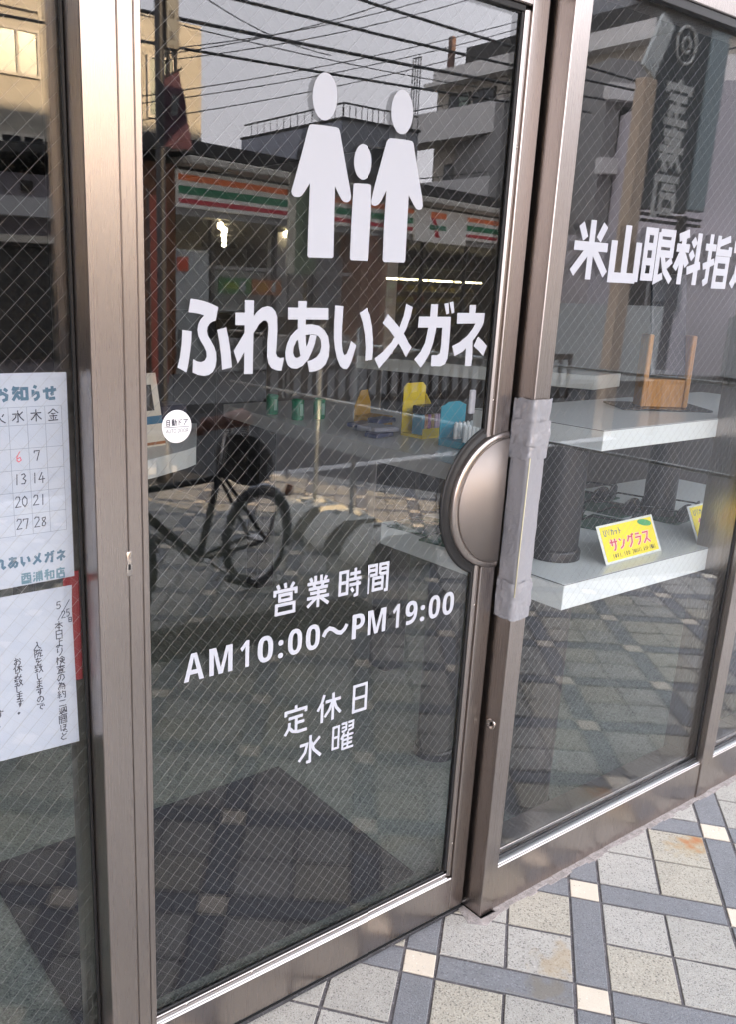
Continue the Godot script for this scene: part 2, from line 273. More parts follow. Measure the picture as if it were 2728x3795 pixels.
func prism(st: SurfaceTool, poly: PackedVector2Array, xf: Transform3D, depth: float, bev := 0.0) -> void:   # polygon in the local xy plane, from z = 0 (back) to z = depth (front)
	if Geometry2D.is_polygon_clockwise(poly):
		poly.reverse()
	var face = poly
	if bev > 0.0:
		var c = Vector2.ZERO
		for p in poly:
			c += p / poly.size()
		face = PackedVector2Array()
		var n = poly.size()
		for i in n:
			var d0 = (poly[i] - poly[(i + n - 1) % n]).normalized()
			var d1 = (poly[(i + 1) % n] - poly[i]).normalized()
			var m = Vector2(-d0.y - d1.y, d0.x + d1.x)
			m = m / maxf(0.3, m.length_squared()) * 2.0
			face.append(poly[i] + m * bev)
	var t = Geometry2D.triangulate_polygon(face)
	for i in range(0, t.size(), 3):
		var a = Vector3(face[t[i]].x, face[t[i]].y, depth)
		var b = Vector3(face[t[i + 1]].x, face[t[i + 1]].y, depth)
		var c = Vector3(face[t[i + 2]].x, face[t[i + 2]].y, depth)
		if (b - a).cross(c - a).z < 0:
			var s = b
			b = c
			c = s
		tri(st, xf * a, xf * b, xf * c)
		if depth > 0.0:
			tri(st, xf * Vector3(a.x, a.y, 0), xf * Vector3(c.x, c.y, 0), xf * Vector3(b.x, b.y, 0))
	if depth <= 0.0:
		return
	for i in poly.size():
		var j = (i + 1) % poly.size()
		var top = depth - bev
		quad(st, xf * Vector3(poly[i].x, poly[i].y, 0), xf * Vector3(poly[j].x, poly[j].y, 0), xf * Vector3(poly[j].x, poly[j].y, top), xf * Vector3(poly[i].x, poly[i].y, top))
		if bev > 0.0:
			quad(st, xf * Vector3(poly[i].x, poly[i].y, top), xf * Vector3(poly[j].x, poly[j].y, top), xf * Vector3(face[j].x, face[j].y, depth), xf * Vector3(face[i].x, face[i].y, depth))


func pts2(s: String, k := 1.0) -> PackedVector2Array:
	var out = PackedVector2Array()
	for w in s.split(" ", false):
		var c = w.split(",")
		out.append(Vector2(float(c[0]), float(c[1])) * k)
	return out


func glyph(st: SurfaceTool, ch: String, x0: float, y0: float, x1: float, y1: float, w: float, xf := Transform3D(), lift := 0.0001, wob := 0.0) -> void:   # brush strokes of one character in the box (x0, y0)-(x1, y1) of the local xy plane, stroke on stroke
	if not GLYPHS.has(ch):
		return
	var z = 0.0
	for s in GLYPHS[ch].split(";"):
		var raw = pts2(s)
		var p = PackedVector2Array()
		for q in raw:
			p.append(Vector2(lerpf(x0, x1, q.x / 10.0) + rng.randf_range(-wob, wob), lerpf(y1, y0, q.y / 10.0) + rng.randf_range(-wob, wob)))
		var n = p.size()
		var shut = n > 3 and raw[0].is_equal_approx(raw[n - 1])
		if shut:
			p[n - 1] = p[0]
		var l = []
		var r = []
		for i in n:
			var d0 = (p[i] - p[i - 1]).normalized() if i > 0 else (p[0] - p[n - 2]).normalized() if shut else (p[1] - p[0]).normalized()
			var d1 = (p[i + 1] - p[i]).normalized() if i < n - 1 else (p[1] - p[0]).normalized() if shut else d0
			var nn = Vector2(-d0.y - d1.y, d0.x + d1.x)
			nn = nn / maxf(0.9, nn.length_squared()) * 2.0
			l.append(p[i] + nn * w / 2.0)
			r.append(p[i] - nn * w / 2.0)
		for i in n - 1:
			quad(st, xf * Vector3(r[i].x, r[i].y, z), xf * Vector3(r[i + 1].x, r[i + 1].y, z), xf * Vector3(l[i + 1].x, l[i + 1].y, z), xf * Vector3(l[i].x, l[i].y, z))
		z += lift


func word(called: String, s: String, x0: float, y0: float, x1: float, y1: float, w: float, m: Material, parent: Node, xf := Transform3D(), lift := 0.0001, wob := 0.0) -> MeshInstance3D:   # a row of characters as one print
	var st = ms()
	var n = s.length()
	var step = (x1 - x0) / n
	for i in n:
		glyph(st, s[i], x0 + step * (i + 0.06), y0, x0 + step * (i + 0.94), y1, w, xf, lift, wob)
	return put(called, st, m, parent)


func column(called: String, s: String, x: float, top: float, bottom: float, size: float, w: float, m: Material, parent: Node, xf := Transform3D(), lift := 0.0001, wob := 0.0) -> MeshInstance3D:
	var st = ms()
	var n = s.length()
	for i in n:
		var y: float = lerpf(top, bottom, float(i) / maxi(1, n - 1))
		glyph(st, s[i], x - size / 2 + rng.randf_range(-wob, wob), y - size / 2, x + size / 2, y + size / 2, w, xf, lift, wob)
	return put(called, st, m, parent)


var face_cache = {}


func latin(called: String, s: String, x0: float, y0: float, x1: float, y1: float, z: float, m: Material, parent: Node, bold := true, turn := 0.0) -> MeshInstance3D:   # TextMesh fitted into a box
	var key = s + str(bold)
	if not face_cache.has(key):
		var f = SystemFont.new()
		f.font_names = PackedStringArray(["Droid Sans"])
		f.font_weight = 700 if bold else 400
		var t = TextMesh.new()
		t.text = s
		t.font = f
		t.font_size = 64
		t.pixel_size = 0.01
		t.depth = 0.0
		t.curve_step = 1.0
		face_cache[key] = t
	var t: TextMesh = face_cache[key]
	var b = t.get_aabb()
	var o = put(called, t, m, parent)
	var sc = Vector3((x1 - x0) / b.size.x, (y1 - y0) / b.size.y, 1.0)
	o.scale = sc
	var c = b.get_center()
	o.position = Vector3((x0 + x1) / 2 - c.x * sc.x, (y0 + y1) / 2 - c.y * sc.y, z)
	if turn != 0.0:
		o.rotation.y = turn
		o.position = Vector3((x0 + x1) / 2 + c.x * sc.x, (y0 + y1) / 2 - c.y * sc.y, z)
	return o


func grain(size: int, base: Color, specks: Array, seed_: int, blotch := 0.0) -> ImageTexture:   # a granular stone picture: base colour, blotches and coloured specks (linear colours)
	var im = Image.create(size, size, false, Image.FORMAT_RGB8)
	var r = RandomNumberGenerator.new()
	r.seed = seed_
	var n = FastNoiseLite.new()
	n.seed = seed_
	n.frequency = 5.0 / size
	n.fractal_octaves = 3
	for y in size:
		for x in size:
			var k = 1.0 + blotch * n.get_noise_2d(x, y) + r.randf_range(-0.07, 0.07)
			im.set_pixel(x, y, Color(base.r * k, base.g * k, base.b * k).linear_to_srgb())
	for s in specks:   # [count, radius, colour]
		for i in int(s[0]):
			var cx = r.randi() % size
			var cy = r.randi() % size
			var rad: float = s[1] * r.randf_range(0.5, 1.4)
			var rr = int(ceil(rad))
			var c: Color = (s[2] * r.randf_range(0.75, 1.2))
			c = c.linear_to_srgb()
			for dy in range(-rr, rr + 1):
				for dx in range(-rr, rr + 1):
					if dx * dx + dy * dy <= rad * rad:
						var px = posmod(cx + dx, size)
						var py = posmod(cy + dy, size)
						im.set_pixel(px, py, im.get_pixel(px, py).lerp(c, 0.75))
	im.generate_mipmaps()
	return ImageTexture.create_from_image(im)


func bumps(size: int, freq: float, seed_: int, strength: float) -> ImageTexture:
	var im = Image.create(size, size, false, Image.FORMAT_RGB8)
	var n = FastNoiseLite.new()
	n.seed = seed_
	n.noise_type = FastNoiseLite.TYPE_SIMPLEX
	n.frequency = freq
	n.fractal_octaves = 3
	var im2 = n.get_seamless_image(size, size)
	im2.convert(Image.FORMAT_RGBA8)
	im2.bump_map_to_normal_map(strength)
	return ImageTexture.create_from_image(im2)


func tri_tex(m: StandardMaterial3D, tex: Texture2D, scale: float, world := false) -> StandardMaterial3D:
	m.albedo_texture = tex
	m.uv1_triplanar = true
	m.uv1_world_triplanar = world
	m.uv1_scale = Vector3.ONE * scale
	return m


func rough_tex(m: StandardMaterial3D, tex: Texture2D, amount: float) -> StandardMaterial3D:
	m.normal_enabled = true
	m.normal_texture = tex
	m.normal_scale = amount
	return m


func _ready() -> void:
	rng.seed = 7
	# camera
	var cam = Camera3D.new()
	cam.name = "camera"
	cam.position = Vector3(0, 1.451, 1.172)
	cam.rotation = Vector3(-0.28179431, -0.6380601, 0.03401432)
	cam.near = 0.05
	cam.far = 400.0
	cam.keep_aspect = Camera3D.KEEP_HEIGHT
	cam.projection = Camera3D.PROJECTION_FRUSTUM
	cam.size = 0.05 * 2268.0 / 1949.18
	cam.frustum_offset = Vector2(146.2, 68.96) / 1949.18 * 0.05
	add_child(cam)
	cam.make_current()
	# sky, sun, exposure
	var sky = ProceduralSkyMaterial.new()
	sky.sky_top_color = Color(0.57, 0.605, 0.69).linear_to_srgb()
	sky.sky_horizon_color = Color(0.66, 0.635, 0.67).linear_to_srgb()
	sky.sky_curve = 0.35
	sky.ground_horizon_color = Color(0.30, 0.28, 0.27).linear_to_srgb()
	sky.ground_bottom_color = Color(0.16, 0.15, 0.14).linear_to_srgb()
	sky.sun_angle_max = 20.0
	var env = Environment.new()
	env.background_mode = Environment.BG_SKY
	env.sky = Sky.new()
	env.sky.sky_material = sky
	env.tonemap_mode = Environment.TONE_MAPPER_LINEAR
	env.tonemap_exposure = EXPOSURE
	env.sdfgi_enabled = true
	env.ssao_enabled = true
	env.ssil_enabled = true
	var we = WorldEnvironment.new()
	we.name = "environment"
	we.environment = env
	add_child(we)
	var sun = DirectionalLight3D.new()
	sun.name = "sun"
	sun.light_energy = 1.5
	sun.light_color = Color(1.0, 0.87, 0.70)
	sun.light_angular_distance = 0.5
	sun.shadow_enabled = true
	sun.look_at_from_position(Vector3.ZERO, Vector3(-0.36, -0.325, 1.0), Vector3.UP)
	add_child(sun)
	materials()
	# large structure
	ground()
	shop_building()
	frame()
	door()
	street()
	# objects
	lettering()
	notices()
	tables()
	goods()
	bicycle()
	street_things()


const EXPOSURE := 9.2
const DOOR_GLASS := -0.0645   # front face of the door's pane
const WIN_GLASS := -0.0265    # front face of the window panes


func materials() -> void:
	var fine = bumps(256, 0.06, 3, 3.0)
	var steel = mat("bronze_steel", Color(0.41, 0.365, 0.34), 0.26, 1.0)
	# hairline finish: very fine vertical streaks in the roughness
	var im = Image.create(512, 64, false, Image.FORMAT_RGB8)
	var r = RandomNumberGenerator.new()
	r.seed = 11
	for x in 512:
		var k = r.randf_range(0.90, 1.0)
		for y in 64:
			var v = clampf(k + r.randf_range(-0.03, 0.03), 0, 1)
			im.set_pixel(x, y, Color(v, v, v))
	steel.roughness_texture = ImageTexture.create_from_image(im)
	steel.roughness = 0.30
	steel.uv1_triplanar = true
	steel.uv1_scale = Vector3(7, 0.9, 7)
	var g = mat("glass", Color(0.75, 0.85, 0.80), 0.0)
	g.albedo_color.a = 0.001
	g.transparency = BaseMaterial3D.TRANSPARENCY_ALPHA
	mat("wire", Color(0.36, 0.36, 0.36), 0.45, 1.0)
	mat("rubber", Color(0.012, 0.012, 0.013), 0.5)
	mat("gap", Color(0.01, 0.01, 0.01), 0.9)
	mat("vinyl", Color(0.475, 0.495, 0.55), 0.5)
	mat("white_laminate", Color(0.60, 0.66, 0.665), 0.22)
	mat("edge_line", Color(0.10, 0.11, 0.12), 0.5)
	mat("black_post", Color(0.012, 0.012, 0.014), 0.42)
	mat("paper", Color(0.42, 0.47, 0.55), 0.85)
	mat("ink_blue", Color(0.055, 0.13, 0.20), 0.7)
	mat("ink", Color(0.012, 0.014, 0.032), 0.7)
	mat("ink_red", Color(0.62, 0.10, 0.13), 0.7)
	mat("ink_grey", Color(0.22, 0.25, 0.30), 0.8)
	mat("dark_mat", Color(0.006, 0.008, 0.016), 0.95)
	# pavement
	var a = mat("tile_light", Color(1, 1, 1), 0.72)
	a.albedo_color = Color.WHITE
	tri_tex(a, grain(512, Color(0.42, 0.402, 0.368), [[5200, 1.6, Color(0.24, 0.235, 0.215)], [5200, 1.5, Color(0.52, 0.51, 0.48)], [900, 2.2, Color(0.16, 0.155, 0.145)]], 5, 0.10), 3.1, true)
	rough_tex(a, bumps(256, 0.2, 9, 4.0), 0.22)
	var b = mat("tile_light_warm", Color(1, 1, 1), 0.72)
	b.albedo_color = Color(1.0, 0.985, 0.945)
	tri_tex(b, a.albedo_texture, 2.7, true)
	rough_tex(b, a.normal_texture, 0.22)
	var c = mat("tile_light_dull", Color(1, 1, 1), 0.75)
	c.albedo_color = Color(0.965, 0.965, 0.96)
	tri_tex(c, a.albedo_texture, 3.4, true)
	rough_tex(c, a.normal_texture, 0.22)
	var d = mat("tile_blue", Color(1, 1, 1), 0.68)
	d.albedo_color = Color.WHITE
	tri_tex(d, grain(512, Color(0.197, 0.202, 0.214), [[5200, 1.5, Color(0.275, 0.282, 0.30)], [5200, 1.5, Color(0.125, 0.13, 0.148)]], 6, 0.10), 3.1, true)
	rough_tex(d, a.normal_texture, 0.2)
	var e = mat("tile_white", Color(1, 1, 1), 0.6)
	e.albedo_color = Color.WHITE
	tri_tex(e, grain(256, Color(0.68, 0.60, 0.49), [[160, 1.0, Color(0.3, 0.27, 0.22)], [300, 1.2, Color(0.75, 0.69, 0.6)]], 8, 0.05), 3.0, true)
	tri_tex(mat("mortar", Color(0.20, 0.185, 0.19), 0.95), grain(256, Color(0.12, 0.11, 0.113), [[1500, 1.2, Color(0.09, 0.085, 0.09)], [900, 1.3, Color(0.28, 0.26, 0.26)]], 12, 0.4), 4.0, true).albedo_color = Color.WHITE
	tri_tex(mat("mortar_pale", Color(0.3, 0.27, 0.26), 0.95), grain(256, Color(0.33, 0.295, 0.28), [[1500, 1.2, Color(0.2, 0.18, 0.17)], [900, 1.3, Color(0.4, 0.37, 0.35)]], 13, 0.5), 5.0, true).albedo_color = Color.WHITE
	tri_tex(mat("floor_stone", Color.WHITE, 0.5), grain(512, Color(0.155, 0.185, 0.16), [[6000, 2.0, Color(0.09, 0.11, 0.095)], [6000, 2.0, Color(0.25, 0.285, 0.25)], [800, 2.6, Color(0.06, 0.07, 0.065)]], 14, 0.25), 2.4, true).albedo_color = Color.WHITE
	tri_tex(mat("asphalt", Color.WHITE, 0.9), grain(256, Color(0.055, 0.055, 0.056), [[2600, 1.2, Color(0.09, 0.09, 0.09)], [1600, 1.2, Color(0.03, 0.03, 0.03)]], 15, 0.3), 1.5, true).albedo_color = Color.WHITE
	mat("wall_white", Color(0.52, 0.51, 0.50), 0.9)
	mat("wall_grey", Color(0.27, 0.275, 0.29), 0.9)
	mat("wall_dark", Color(0.045, 0.043, 0.042), 0.9)
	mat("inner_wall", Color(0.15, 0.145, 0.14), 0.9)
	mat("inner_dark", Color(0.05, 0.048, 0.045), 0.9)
	mat("window_dark", Color(0.02, 0.025, 0.03), 0.08)
	mat("window_green", Color(0.17, 0.22, 0.18), 0.25)
	mat("alu", Color(0.62, 0.62, 0.62), 0.4, 1.0)
	mat("galv", Color(0.55, 0.58, 0.58), 0.45, 0.8)
	mat("iron_black", Color(0.012, 0.012, 0.015), 0.45)


# ---------------------------------------------------------------- ground
const PERIOD := 0.375
const TILE_TURN := 0.88158
const TILE_AT := Vector2(1.7524, 0.0301)
const SQ := 0.068
const JOINT := 0.0072


func ground() -> void:
	var ax = Vector2(cos(TILE_TURN), sin(TILE_TURN))
	var bx = Vector2(-sin(TILE_TURN), cos(TILE_TURN))
	var walk = node("sidewalk", self)
	struct(walk, "tiled sidewalk in front of the shop: pale squares, blue grey bands, cream corner squares")
	bar("mortar_bed", Vector3(-2.5, -0.05, 0.002), Vector3(7.2, -0.0032, 4.4), mats.mortar, walk)
	bar("mortar_bed", Vector3(0.496, -0.05, -0.058), Vector3(1.4445, -0.0032, 0.002), mats.mortar, walk)
	var clip = PackedVector2Array([Vector2(-2.4, 0.010), Vector2(0.489, 0.010), Vector2(0.583, 0.004), Vector2(0.583, -0.048), Vector2(1.440, -0.048), Vector2(1.440, 0.008), Vector2(4.75, 0.012), Vector2(4.6, 1.25), Vector2(3.70, 1.50), Vector2(3.62, 2.30), Vector2(4.95, 2.75), Vector2(4.20, 4.39), Vector2(-2.4, 4.39)])
	var big = (PERIOD - SQ - 3.0 * JOINT) / 2.0
	var rows = []   # [distance, kind, polygon]
	for i in range(-14, 18):
		for j in range(-16, 16):
			var o = TILE_AT + ax * (PERIOD * i) + bx * (PERIOD * j)
			if o.x < -2.8 or o.x > 7.3 or o.y < -0.6 or o.y > 4.6:
				continue
			var full = PERIOD - SQ - 2.0 * JOINT
			var cells = [["white", 0.0, 0.0, SQ, SQ], ["band", SQ + JOINT, 0.0, full, SQ], ["band", 0.0, SQ + JOINT, SQ, full]]
			for u in 2:
				for v in 2:
					cells.append(["pale", SQ + JOINT + u * (big + JOINT), SQ + JOINT + v * (big + JOINT), big, big])
			for c in cells:
				var poly = PackedVector2Array()
				var slack = 0.0012
				for k in [[0, 0], [1, 0], [1, 1], [0, 1]]:
					poly.append(o + ax * (c[1] + c[3] * k[0] + rng.randf_range(-slack, slack)) + bx * (c[2] + c[4] * k[1] + rng.randf_range(-slack, slack)))
				var mid = (poly[0] + poly[2]) / 2.0
				for piece in Geometry2D.intersect_polygons(poly, clip):
					if piece.size() > 2 and absf(area(piece)) > 0.00004:
						rows.append([mid.distance_to(Vector2(1.75, 0.35)), c[0], piece])
	rows.sort_custom(func(p, q): return p[0] < q[0])
	var far = {}
	var count = 0
	for row in rows:
		var which: String = {"white": "tile_white", "band": "tile_blue", "pale": ["tile_light", "tile_light", "tile_light_warm", "tile_light_dull"][rng.randi() % 4]}[row[1]]
		var st: SurfaceTool
		if count < 300:
			st = ms()
		else:
			if not far.has(which):
				far[which] = ms()
			st = far[which]
		var lift = rng.randf_range(-0.0007, 0.0007)
		var poly: PackedVector2Array = row[2]
		var flat = PackedVector2Array()
		for p in poly:
			flat.append(Vector2(p.x, -p.y))
		prism(st, flat, Transform3D(Basis(Vector3.RIGHT, -PI / 2), Vector3(0, -0.006 + lift, 0)), 0.006, 0.0013)
		if count < 300:
			var m: Material = mats[which]
			var c2 = Vector2.ZERO
			for p in poly:
				c2 += p / poly.size()
			for stain in [[Vector2(2.168, 0.120), 1], [Vector2(1.490, 0.205), 2], [Vector2(1.386, 0.250), 3]]:
				if row[1] != "white" and Geometry2D.is_point_in_polygon(stain[0], poly):
					m = stained(which, stain[0], stain[1])
			put("tile", st, m, walk)
		count += 1
	for which in far:
		put("far_tiles", far[which], mats[which], walk).set_meta("kind", "stuff")
	# strip of mortar along the foot of the shop front
	var st = ms()
	for s in [[1.494, 4.1], [-2.4, 0.494]]:
		var x: float = s[0]
		while x < s[1]:
			var w = rng.randf_range(0.02, 0.05)
			var dz = rng.randf_range(0.008, 0.019)
			box(st, Vector3(x, -0.004, -0.006), Vector3(minf(x + w, s[1]), rng.randf_range(0.0006, 0.0022), dz), 0.0008)
			x += w
	put("mortar_edge", st, mats.mortar_pale, walk)
	st = ms()
	prism(st, PackedVector2Array([Vector2(1.425, 0.052), Vector2(1.444, 0.052), Vector2(1.444, -0.006), Vector2(1.497, -0.008), Vector2(1.50, -0.018), Vector2(1.436, -0.030), Vector2(1.405, 0.0)]), Transform3D(Basis(Vector3.RIGHT, -PI / 2), Vector3(0, -0.003, 0)), 0.0042, 0.001)
	put("mortar_patch", st, mats.mortar_pale, walk)
	# grating over the gutter in the sidewalk, seen in the door
	var patch = ms()
	prism(patch, PackedVector2Array([Vector2(4.755, -0.011), Vector2(7.15, -0.011), Vector2(7.15, -4.385), Vector2(4.205, -4.385), Vector2(4.955, -2.745), Vector2(3.625, -2.29), Vector2(3.705, -1.505), Vector2(4.605, -1.255)]), Transform3D(Basis(Vector3.RIGHT, -PI / 2), Vector3(0, -0.0031, 0)), 0.0032)
	put("asphalt_patch", patch, mats.asphalt, walk)
	var road = bar("road", Vector3(-90, -0.30, 4.56), Vector3(120, -0.12, 8.5), mats.asphalt)
	struct(road, "grey asphalt road between the two sidewalks")
	var kerb = node("kerb", self)
	struct(kerb, "concrete kerb along the edge of the tiled sidewalk")
	for i in 24:
		bar("kerb_stone", Vector3(-6.0 + i * 0.6, -0.25, 4.40), Vector3(-5.406 + i * 0.6, 0.002, 4.55), mats.wall_white, kerb, 0.01)
	struct(bar("far_sidewalk", Vector3(-90, -0.3, 8.5), Vector3(120, 0.0, 12.0), mat("pavement_far", Color(0.15, 0.148, 0.145), 0.9)), "grey sidewalk across the road")
	struct(bar("terrain", Vector3(-200, -0.5, -200), Vector3(200, -0.31, 200), mats.asphalt), "flat ground out to the horizon")
	struct(bar("side_lane", Vector3(7.2, -0.3, -12), Vector3(120, -0.01, 4.40), mats.asphalt), "asphalt lane beside the shops")
	struct(bar("alley", Vector3(4.15, -0.3, -12), Vector3(7.2, -0.02, 0.0), mats.asphalt), "narrow alley beside the shop")


func area(p: PackedVector2Array) -> float:
	var s = 0.0
	for i in p.size():
		s += p[i].cross(p[(i + 1) % p.size()]) / 2.0
	return s


func stained(which: String, at: Vector2, kind: int) -> StandardMaterial3D:   # the tile's stone with a rust stain; the picture lies on the ground in metres, 0.4 m wide, round the stain
	var key = which + "_rusty_%d" % kind
	if mats.has(key):
		return mats[key]
	var src: Image = mats[which].albedo_texture.get_image()
	var im = Image.create(256, 256, false, Image.FORMAT_RGB8)
	var n = FastNoiseLite.new()
	n.seed = 31 + kind
	n.frequency = 0.03
	n.fractal_octaves = 4
	for y in 256:
		for x in 256:
			var c = src.get_pixel((x * 2) % src.get_width(), (y * 2) % src.get_height()).srgb_to_linear()
			var p = (Vector2(x, y) / 256.0 - Vector2(0.5, 0.5)) * 0.4
			p.x *= 0.62
			var d = p.length() / 0.055 + n.get_noise_2d(x, y) * 0.9
			var s = clampf(1.15 - d, 0.0, 1.0)
			s = s * s * (3 - 2 * s)
			var core = clampf(0.75 - d * 1.5, 0.0, 1.0)
			var rust = Color(0.40, 0.30, 0.17) if kind != 3 else Color(0.20, 0.17, 0.12)
			c = c.lerp(rust, s * (0.75 if kind == 1 else 0.55))
			if kind == 1:
				c = c.lerp(Color(0.42, 0.17, 0.07), core * 0.9)
			im.set_pixel(x, y, c.linear_to_srgb())
	var m: StandardMaterial3D = mats[which].duplicate()
	m.resource_name = key
	m.albedo_texture = ImageTexture.create_from_image(im)
	m.normal_enabled = false
	m.uv1_triplanar = true
	m.uv1_world_triplanar = true
	m.uv1_scale = Vector3.ONE / 0.4
	m.uv1_offset = Vector3(-(at.x / 0.4) + 0.5, 0, -(at.y / 0.4) + 0.5)
	mats[key] = m
	return m


# ---------------------------------------------------------------- the shop itself
func shop_building() -> void:
	var b = thing("shop_building", "the shop's own building above and behind the glazed front", "building")
	bar("upper_wall", Vector3(-14, 2.14, -0.35), Vector3(4.15, 6.0, -0.06), mats.wall_grey, b)
	bar("shade_overhang", Vector3(-14, 3.32, -0.059), Vector3(4.15, 3.44, 2.5), mats.wall_grey, b, 0.01)  # unseen overhang, added to dim the daylight on paving and lettering
	bar("dark_screen", Vector3(-2.05, 0.0025, 0.005), Vector3(-1.8, 3.31, 2.4), mat("screen_brown", Color(0.05, 0.036, 0.03), 0.8), b, 0.01)  # unseen dark slab, added to darken what the metal frame reflects
	bar("rear_block", Vector3(-14, 2.75, -7.5), Vector3(4.15, 6.0, -0.36), mats.wall_grey, b)
	bar("side_wall", Vector3(3.97, -0.3, -7.5), Vector3(4.15, 2.75, 0.0), mats.wall_grey, b)
	bar("side_wall", Vector3(-14, -0.3, -7.5), Vector3(-2.4, 2.13, 0.0), mats.wall_grey, b)
	bar("rear_wall", Vector3(-2.4, -0.3, -7.5), Vector3(3.97, 2.75, -7.2), mats.wall_grey, b)
	struct(bar("interior_floor", Vector3(-2.4, -0.3, -7.2), Vector3(3.97, 0.0, -0.13), mats.floor_stone), "speckled grey green stone floor inside the shop")
	struct(bar("ceiling", Vector3(-2.4, 2.60, -7.2), Vector3(3.97, 2.74, -0.36), mats.inner_wall), "ceiling of the shop")
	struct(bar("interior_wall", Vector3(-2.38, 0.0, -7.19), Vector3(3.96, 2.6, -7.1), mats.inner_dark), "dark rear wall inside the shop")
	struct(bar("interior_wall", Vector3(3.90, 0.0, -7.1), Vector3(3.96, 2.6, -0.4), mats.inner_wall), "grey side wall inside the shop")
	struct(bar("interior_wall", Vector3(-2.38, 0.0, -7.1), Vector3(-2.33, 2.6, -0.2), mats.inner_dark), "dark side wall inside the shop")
	# unseen walls and slabs on this side, added to shade the street
	bar("low_shade_wall", Vector3(4.16, -0.3, -0.12), Vector3(5.75, 0.85, 0.0), mats.wall_grey, b)  # added low wall that keeps the sun off the nearer paving
	var n = thing("shade_slabs", "unseen slabs added past the alley to shade the street", "building")
	bar("wall", Vector3(5.76, -0.3, -0.5), Vector3(8.4, 2.6, -0.1), mats.wall_grey, n)
	bar("wall", Vector3(8.6, -0.3, -7.2), Vector3(19.5, 11.6, -6), mats.wall_grey, n)
	n = thing("tall_shade_slab", "unseen tall slab added on this side to shade the far buildings", "building")
	bar("wall", Vector3(20, -0.3, -9), Vector3(52, 17, -6), mats.wall_grey, n)


# ---------------------------------------------------------------- frame, panes, door
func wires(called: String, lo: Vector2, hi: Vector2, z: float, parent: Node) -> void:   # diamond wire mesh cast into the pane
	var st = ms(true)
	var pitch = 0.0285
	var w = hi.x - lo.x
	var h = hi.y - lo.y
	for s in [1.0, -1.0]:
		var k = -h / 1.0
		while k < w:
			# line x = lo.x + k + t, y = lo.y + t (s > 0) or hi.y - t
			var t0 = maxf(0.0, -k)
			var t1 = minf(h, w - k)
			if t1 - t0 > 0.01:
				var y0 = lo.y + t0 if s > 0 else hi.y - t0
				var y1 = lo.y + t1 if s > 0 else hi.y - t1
				tube(st, [Vector3(lo.x + k + t0, y0, z + s * 0.0003), Vector3(lo.x + k + t1, y1, z + s * 0.0003)], 0.00019 if s > 0 else 0.00009, 6, false)  # falling wires made thinner to imitate the dimmer light on them
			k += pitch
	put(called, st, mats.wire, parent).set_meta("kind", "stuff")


func pane(lo: Vector2, hi: Vector2, front: float, parent: Node) -> Node3D:
	var p = bar("pane", Vector3(lo.x, lo.y, front - 0.0068), Vector3(hi.x, hi.y, front), mats.glass, parent)
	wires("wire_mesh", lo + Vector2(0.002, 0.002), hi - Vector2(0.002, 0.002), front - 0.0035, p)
	return p


